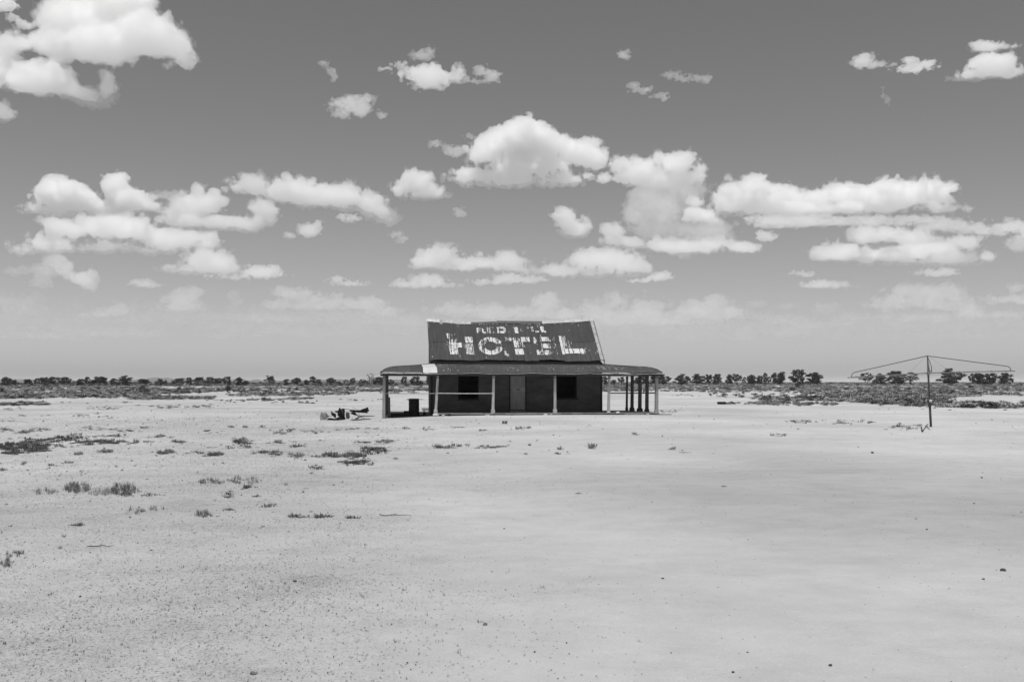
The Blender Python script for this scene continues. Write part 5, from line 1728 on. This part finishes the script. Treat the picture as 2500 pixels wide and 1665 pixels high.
cloud('bright puff on the right flank of the towering cloud', H, 5, [(1704, 530, 42, 22), (1698, 496, 20, 17), (1730, 520, 26, 14), (1745, 540, 22, 12)])
cloud('pale puff on the lower left flank of the towering cloud', H, 3.4, [(1496, 566, 29, 26), (1540, 594, 58, 18), (1510, 585, 34, 18)], flat=0.5)
cloud('flat bright foot of the towering cloud', H, 4.2, [(1630, 597, 52, 20), (1719, 597, 52, 14), (1741, 595, 60, 16), (1822, 604, 31, 17), (1668, 629, 18, 7), (1690, 610, 70, 12)], base_y=622)
cloud('small bean-shaped cloud below the big domed cloud', H, 4.2, [(1380, 533, 28, 24), (1401, 556, 38, 22), (1371, 518, 18, 14), (1425, 548, 16, 14)], flat=0)
cloud('longest flat-based white cloud in the right half', H, 8, [(1778, 470, 37, 30), (1835, 464, 40, 30), (1822, 490, 72, 28), (1916, 472, 40, 25), (1892, 494, 62, 22), (1986, 482, 58, 22), (2051, 472, 50, 26), (2108, 478, 52, 24), (2170, 464, 47, 27), (2230, 464, 52, 26), (2300, 472, 36, 29), (2315, 500, 38, 15), (2190, 496, 115, 20), (2047, 508, 135, 20), (1935, 514, 120, 16)], base_y=527, vox=3.2)
cloud('thin grey skirt under the longest right cloud', H, 1.8, [(1945, 536, 130, 16), (1904, 548, 72, 10), (2108, 540, 120, 12), (2230, 536, 80, 10)], 0.7, 4, flat=0)
cloud('layered broad cloud under the longest right cloud', H, 4.6, [(2108, 576, 37, 24), (2170, 572, 57, 20), (2230, 580, 52, 22), (2047, 613, 62, 20), (2014, 619, 27, 20), (2141, 623, 92, 20), (2251, 613, 82, 24), (2353, 594, 36, 22), (2353, 632, 52, 13), (2271, 638, 112, 11)], base_y=648)
cloud('thin upper veil of the layered right cloud', H, 1.8, [(2296, 548, 62, 15), (2353, 556, 32, 14)], 0.9, 3, flat=0)
cloud('small flat cloud under the layered right cloud', H, 2.2, [(2288, 668, 46, 10), (2310, 662, 20, 9)], 0.8, 2.5)
cloud('ragged cloud cut by the right edge', H, 2.6, [(2394, 556, 20, 15), (2475, 556, 42, 15), (2430, 562, 24, 9), (2490, 590, 24, 20), (2530, 570, 40, 22)], flat=0)
cloud('tiny cloud between the towering and the layered cloud', H, 2.2, [(1871, 578, 23, 11), (1858, 572, 12, 8)], 0.8, 2.5, flat=0)
cloud('tiny low cloud left under the layered cloud', H, 1.6, [(1957, 668, 20, 6), (1975, 672, 12, 5)], 0.7, 2.5)
cloud('small low flat cloud right of centre, under the layered cloud', H, 3.0, [(2021, 697, 60, 11), (2010, 690, 22, 11), (2045, 692, 20, 9)], base_y=708)
cloud('small cloud left of the pair at top right', H, 2.0, [(2108, 146, 23, 18), (2124, 158, 15, 12), (2150, 156, 20, 4)], 0.9, 2.5, flat=0)
cloud('small low-domed cloud, middle of the top right group', H, 2.9, [(2222, 152, 18, 15), (2218, 170, 36, 11), (2263, 160, 22, 11)], base_y=184)
cloud('largest puffy cloud of the top right group', H, 4.0, [(2402, 156, 36, 26), (2447, 156, 36, 24), (2467, 178, 15, 14), (2427, 180, 72, 14), (2365, 190, 44, 7)], base_y=196)
cloud('small flat cloud above the largest top right cloud', H, 3.0, [(2410, 113, 42, 13), (2395, 108, 20, 10), (2470, 115, 20, 5)], 0.9, 2.5, flat=0)
cloud('small wisp under the top right group', H, 1.5, [(2155, 232, 5, 9), (2162, 246, 5, 10)], 0.7, 2.0, 'cloud_wisp', flat=0)
cloud('tiny cloud above the ragged cloud at top centre', H, 1.2, [(1032, 135, 24, 11), (1048, 128, 12, 8), (1015, 138, 12, 8)], 0.9, 2.5, 'cloud_wisp', flat=0)
cloud('ragged bright cloud high at top centre', H, 2.8, [(1048, 187, 42, 24), (1016, 181, 30, 14), (1083, 191, 33, 13), (1040, 208, 30, 11), (1062, 168, 10, 10), (1119, 180, 17, 17), (985, 180, 16, 8)], flat=0)
cloud('curled wisp at the right of the top centre cloud', H, 1.5, [(1170, 171, 16, 12), (1202, 187, 20, 13), (1170, 197, 32, 5), (1190, 176, 10, 8), (1135, 196, 14, 6)], 0.8, 2.5, 'cloud_wisp', flat=0)
cloud('tiny shreds left of the top centre cloud', H, 1.5, [(973, 159, 15, 6), (950, 168, 8, 5), (930, 170, 6, 4)], 0.7, 2.0, 'cloud_wisp', flat=0)
cloud('slanting wisp left of the top centre', H, 1.5, [(795, 158, 10, 6), (806, 172, 9, 13), (816, 190, 9, 10)], 0.7, 2.0, 'cloud_wisp', flat=0)
cloud('soft small cloud below the slanting wisp', H, 1.6, [(858, 254, 44, 17), (834, 274, 24, 13), (882, 266, 24, 18), (898, 242, 17, 10), (929, 282, 11, 7)], 0.9, 2.5, flat=0)
cloud('tiny round cloud right of the top centre', H, 1.5, [(1524, 136, 16, 9), (1530, 130, 8, 7)], 0.7, 2.0, flat=0)
cloud('long slanting wisp right of the top centre', H, 1.1, [(1545, 208, 14, 8), (1570, 222, 24, 7), (1612, 234, 18, 6), (1622, 242, 9, 6)], 0.8, 2.5, 'cloud_wisp', flat=0)
cloud('faint feathery wisp right of the slanting wisp', H, 0.9, [(1640, 182, 20, 8), (1670, 192, 22, 7), (1712, 190, 24, 9), (1725, 196, 12, 6)], 0.8, 2.5, 'cloud_wisp', flat=0)
cloud('broad flat-based cloud under the twin-peaked cloud', H, 6, [(147, 556, 47, 30), (210, 548, 47, 27), (277, 552, 72, 37), (335, 562, 47, 30), (402, 580, 62, 25), (473, 584, 50, 20), (80, 604, 32, 11), (268, 606, 185, 13), (134, 590, 58, 22)], base_y=622)
cloud('bright domed cloud at the right end of the broad left cloud', H, 5.5, [(500, 636, 57, 31), (455, 658, 52, 16), (549, 649, 36, 23)], base_y=672)
cloud('flat tail cloud right of the bright domed left cloud', H, 2.6, [(643, 667, 52, 16), (600, 677, 80, 6), (660, 658, 24, 10)], 0.9, 2.5, base_y=682)
cloud('small flat cloud low on the left', H, 2.2, [(351, 694, 31, 11), (362, 688, 16, 9)], 0.8, 2.5, base_y=702)
cloud('small slanting cloud low between left and centre', H, 2.2, [(824, 683, 19, 9), (855, 692, 42, 7)], 0.8, 2.5, base_y=699)
cloud('curling cloud near the left edge, low', H, 3.0, [(140, 634, 20, 14), (155, 652, 22, 18), (172, 672, 18, 14), (206, 682, 30, 22), (222, 672, 18, 18), (216, 699, 18, 13)], flat=0)
cloud('faint cloud bank beside the curling left cloud', H, 1.3, [(40, 661, 32, 10), (110, 660, 40, 18), (100, 690, 30, 12)], 0.8, 3, flat=0)
cloud('small ragged cloud between left and centre', H, 2.6, [(755, 566, 27, 18), (765, 556, 16, 12), (708, 578, 13, 7)], 0.8, 2.5, flat=0.5)
cloud('tiny faint cloud left above the low centre clouds', H, 1.3, [(968, 572, 14, 7), (982, 584, 13, 8)], 0.8, 2.5, flat=0)
cloud('tiny faint cloud below the small ragged centre cloud', H, 1.4, [(1121, 515, 14, 11), (1126, 522, 12, 8)], 0.8, 2.5, flat=0)
cloud('low lumpy cloud above the left of the roof', H, 4.0, [(1075, 624, 47, 22), (1040, 638, 32, 19), (1169, 640, 42, 17), (1109, 650, 65, 11), (1240, 637, 40, 25), (1250, 655, 44, 14)], base_y=666)
cloud('flat cloud layer under the low lumpy cloud', H, 2.4, [(1044, 683, 42, 15), (977, 691, 19, 12), (1056, 696, 62, 9), (1020, 695, 40, 10), (1243, 680, 42, 14), (1294, 684, 40, 9), (1200, 690, 40, 7)], 0.9, 2.8, base_y=706)
cloud('low domed cloud above the right of the roof', H, 4.4, [(1466, 632, 62, 28), (1422, 634, 37, 22), (1511, 641, 52, 27), (1555, 655, 37, 18), (1347, 660, 47, 14), (1450, 667, 125, 12)], base_y=680)
cloud('small flat cloud right of the low domed cloud', H, 2.2, [(1615, 675, 24, 9), (1555, 685, 30, 6), (1600, 682, 30, 5)], 0.8, 2.5, base_y=690)
# the far bank along the horizon
cloud('far lumpy cloud bank low on the left of the hotel', H, 2.0, [(698, 712, 37, 15), (738, 722, 47, 16), (783, 730, 32, 12), (833, 736, 37, 16), (896, 742, 47, 18), (945, 764, 42, 14), (760, 745, 90, 14)], 0.9, 3.2, base_y=775)
cloud('thin far haze cloud beside the hotel roof on the left', H, 1.0, [(999, 784, 52, 16), (940, 786, 70, 12), (860, 770, 80, 12)], 0.8, 3.5)
cloud('far cauliflower cloud low on the left', H, 2.0, [(450, 720, 31, 20), (428, 730, 31, 20), (468, 714, 21, 16), (448, 750, 48, 20)], 0.9, 3)
cloud('far small puff right of the low cauliflower cloud', H, 1.5, [(569, 724, 15, 13), (574, 740, 14, 12)], 0.8, 2.5)
cloud('far ragged cloud low at left', H, 1.7, [(270, 764, 42, 14), (297, 750, 18, 14), (225, 772, 32, 8)], 0.9, 3)
cloud('far pale bank at the left edge', H, 1.1, [(50, 742, 47, 20), (85, 730, 16, 14), (10, 735, 30, 18), (60, 760, 50, 12)], 0.9, 3)
cloud('far thin streak clouds low at left', H, 1.0, [(270, 812, 82, 12), (342, 816, 58, 12), (104, 820, 42, 9), (20, 822, 50, 7)], 0.8, 3.2)
cloud('far thin streak clouds low, left of the hotel', H, 0.9, [(648, 776, 92, 11), (765, 785, 62, 8), (563, 820, 62, 8), (520, 772, 50, 10)], 0.8, 3.2)
cloud('far cloud bank behind the roof', H, 2.0, [(1115, 758, 62, 17), (1221, 764, 62, 17), (1338, 738, 40, 24), (1370, 768, 74, 18), (1290, 760, 50, 16)], 0.95, 3.2, base_y=785)
cloud('far towering cloud bank right behind the roof', H, 2.2, [(1508, 742, 32, 26), (1572, 748, 42, 24), (1540, 778, 85, 22), (1460, 760, 40, 20), (1490, 775, 50, 18)], 0.95, 3.2, base_y=800)
cloud('far lumpy cloud right of the roof', H, 2.0, [(1691, 756, 47, 20), (1744, 738, 26, 16), (1735, 764, 62, 20), (1660, 770, 36, 14), (1700, 785, 80, 12)], 0.95, 3.2, base_y=798)
cloud('far faint clouds between the roof and the right bank', H, 1.2, [(1798, 762, 32, 11), (1842, 742, 27, 10), (1918, 748, 22, 8), (1936, 782, 52, 12), (1980, 795, 40, 10), (1870, 775, 50, 10)], 0.9, 3)
cloud('far faint puffs before the right cloud bank', H, 1.3, [(2021, 756, 32, 13), (2074, 776, 37, 14), (2050, 790, 40, 9)], 0.9, 3)
cloud('far domed cloud bank low on the right', H, 2.2, [(2230, 718, 52, 20), (2186, 733, 42, 16), (2301, 720, 36, 24), (2275, 742, 95, 22), (2368, 764, 40, 20), (2145, 740, 27, 10), (2297, 778, 105, 12)], 0.95, 3.2, base_y=785)
cloud('far low cloud at the right edge', H, 1.7, [(2431, 732, 47, 11), (2484, 706, 22, 12), (2484, 732, 32, 12), (2530, 728, 40, 14), (2450, 770, 60, 10)], 0.9, 3)
cloud('wide pale far bank low along the left horizon', H, 0.9, [(60, 772, 120, 28), (200, 787, 120, 22), (330, 776, 90, 28), (430, 774, 80, 32), (560, 792, 120, 22), (150, 815, 150, 18)], 0.95, 4.0)
cloud('wide pale far bank between the left clouds and the hotel', H, 0.9, [(700, 768, 120, 26), (830, 778, 110, 26), (930, 792, 90, 22), (780, 812, 160, 16)], 0.95, 4.0)
cloud('wide pale far bank spread behind the hotel roof', H, 0.9, [(1100, 788, 110, 22), (1250, 784, 120, 26), (1380, 786, 110, 28), (1180, 815, 150, 14)], 0.95, 4.0)
cloud('wide pale far bank right of the hotel', H, 1.05, [(1490, 794, 110, 32), (1610, 792, 120, 30), (1720, 802, 110, 24), (1860, 804, 110, 20), (1650, 825, 180, 12)], 0.95, 4.0)
cloud('wide pale far bank low along the right horizon', H, 0.9, [(2030, 802, 110, 20), (2180, 788, 110, 26), (2330, 788, 110, 26), (2460, 784, 100, 22), (2250, 818, 180, 12)], 0.95, 4.0)
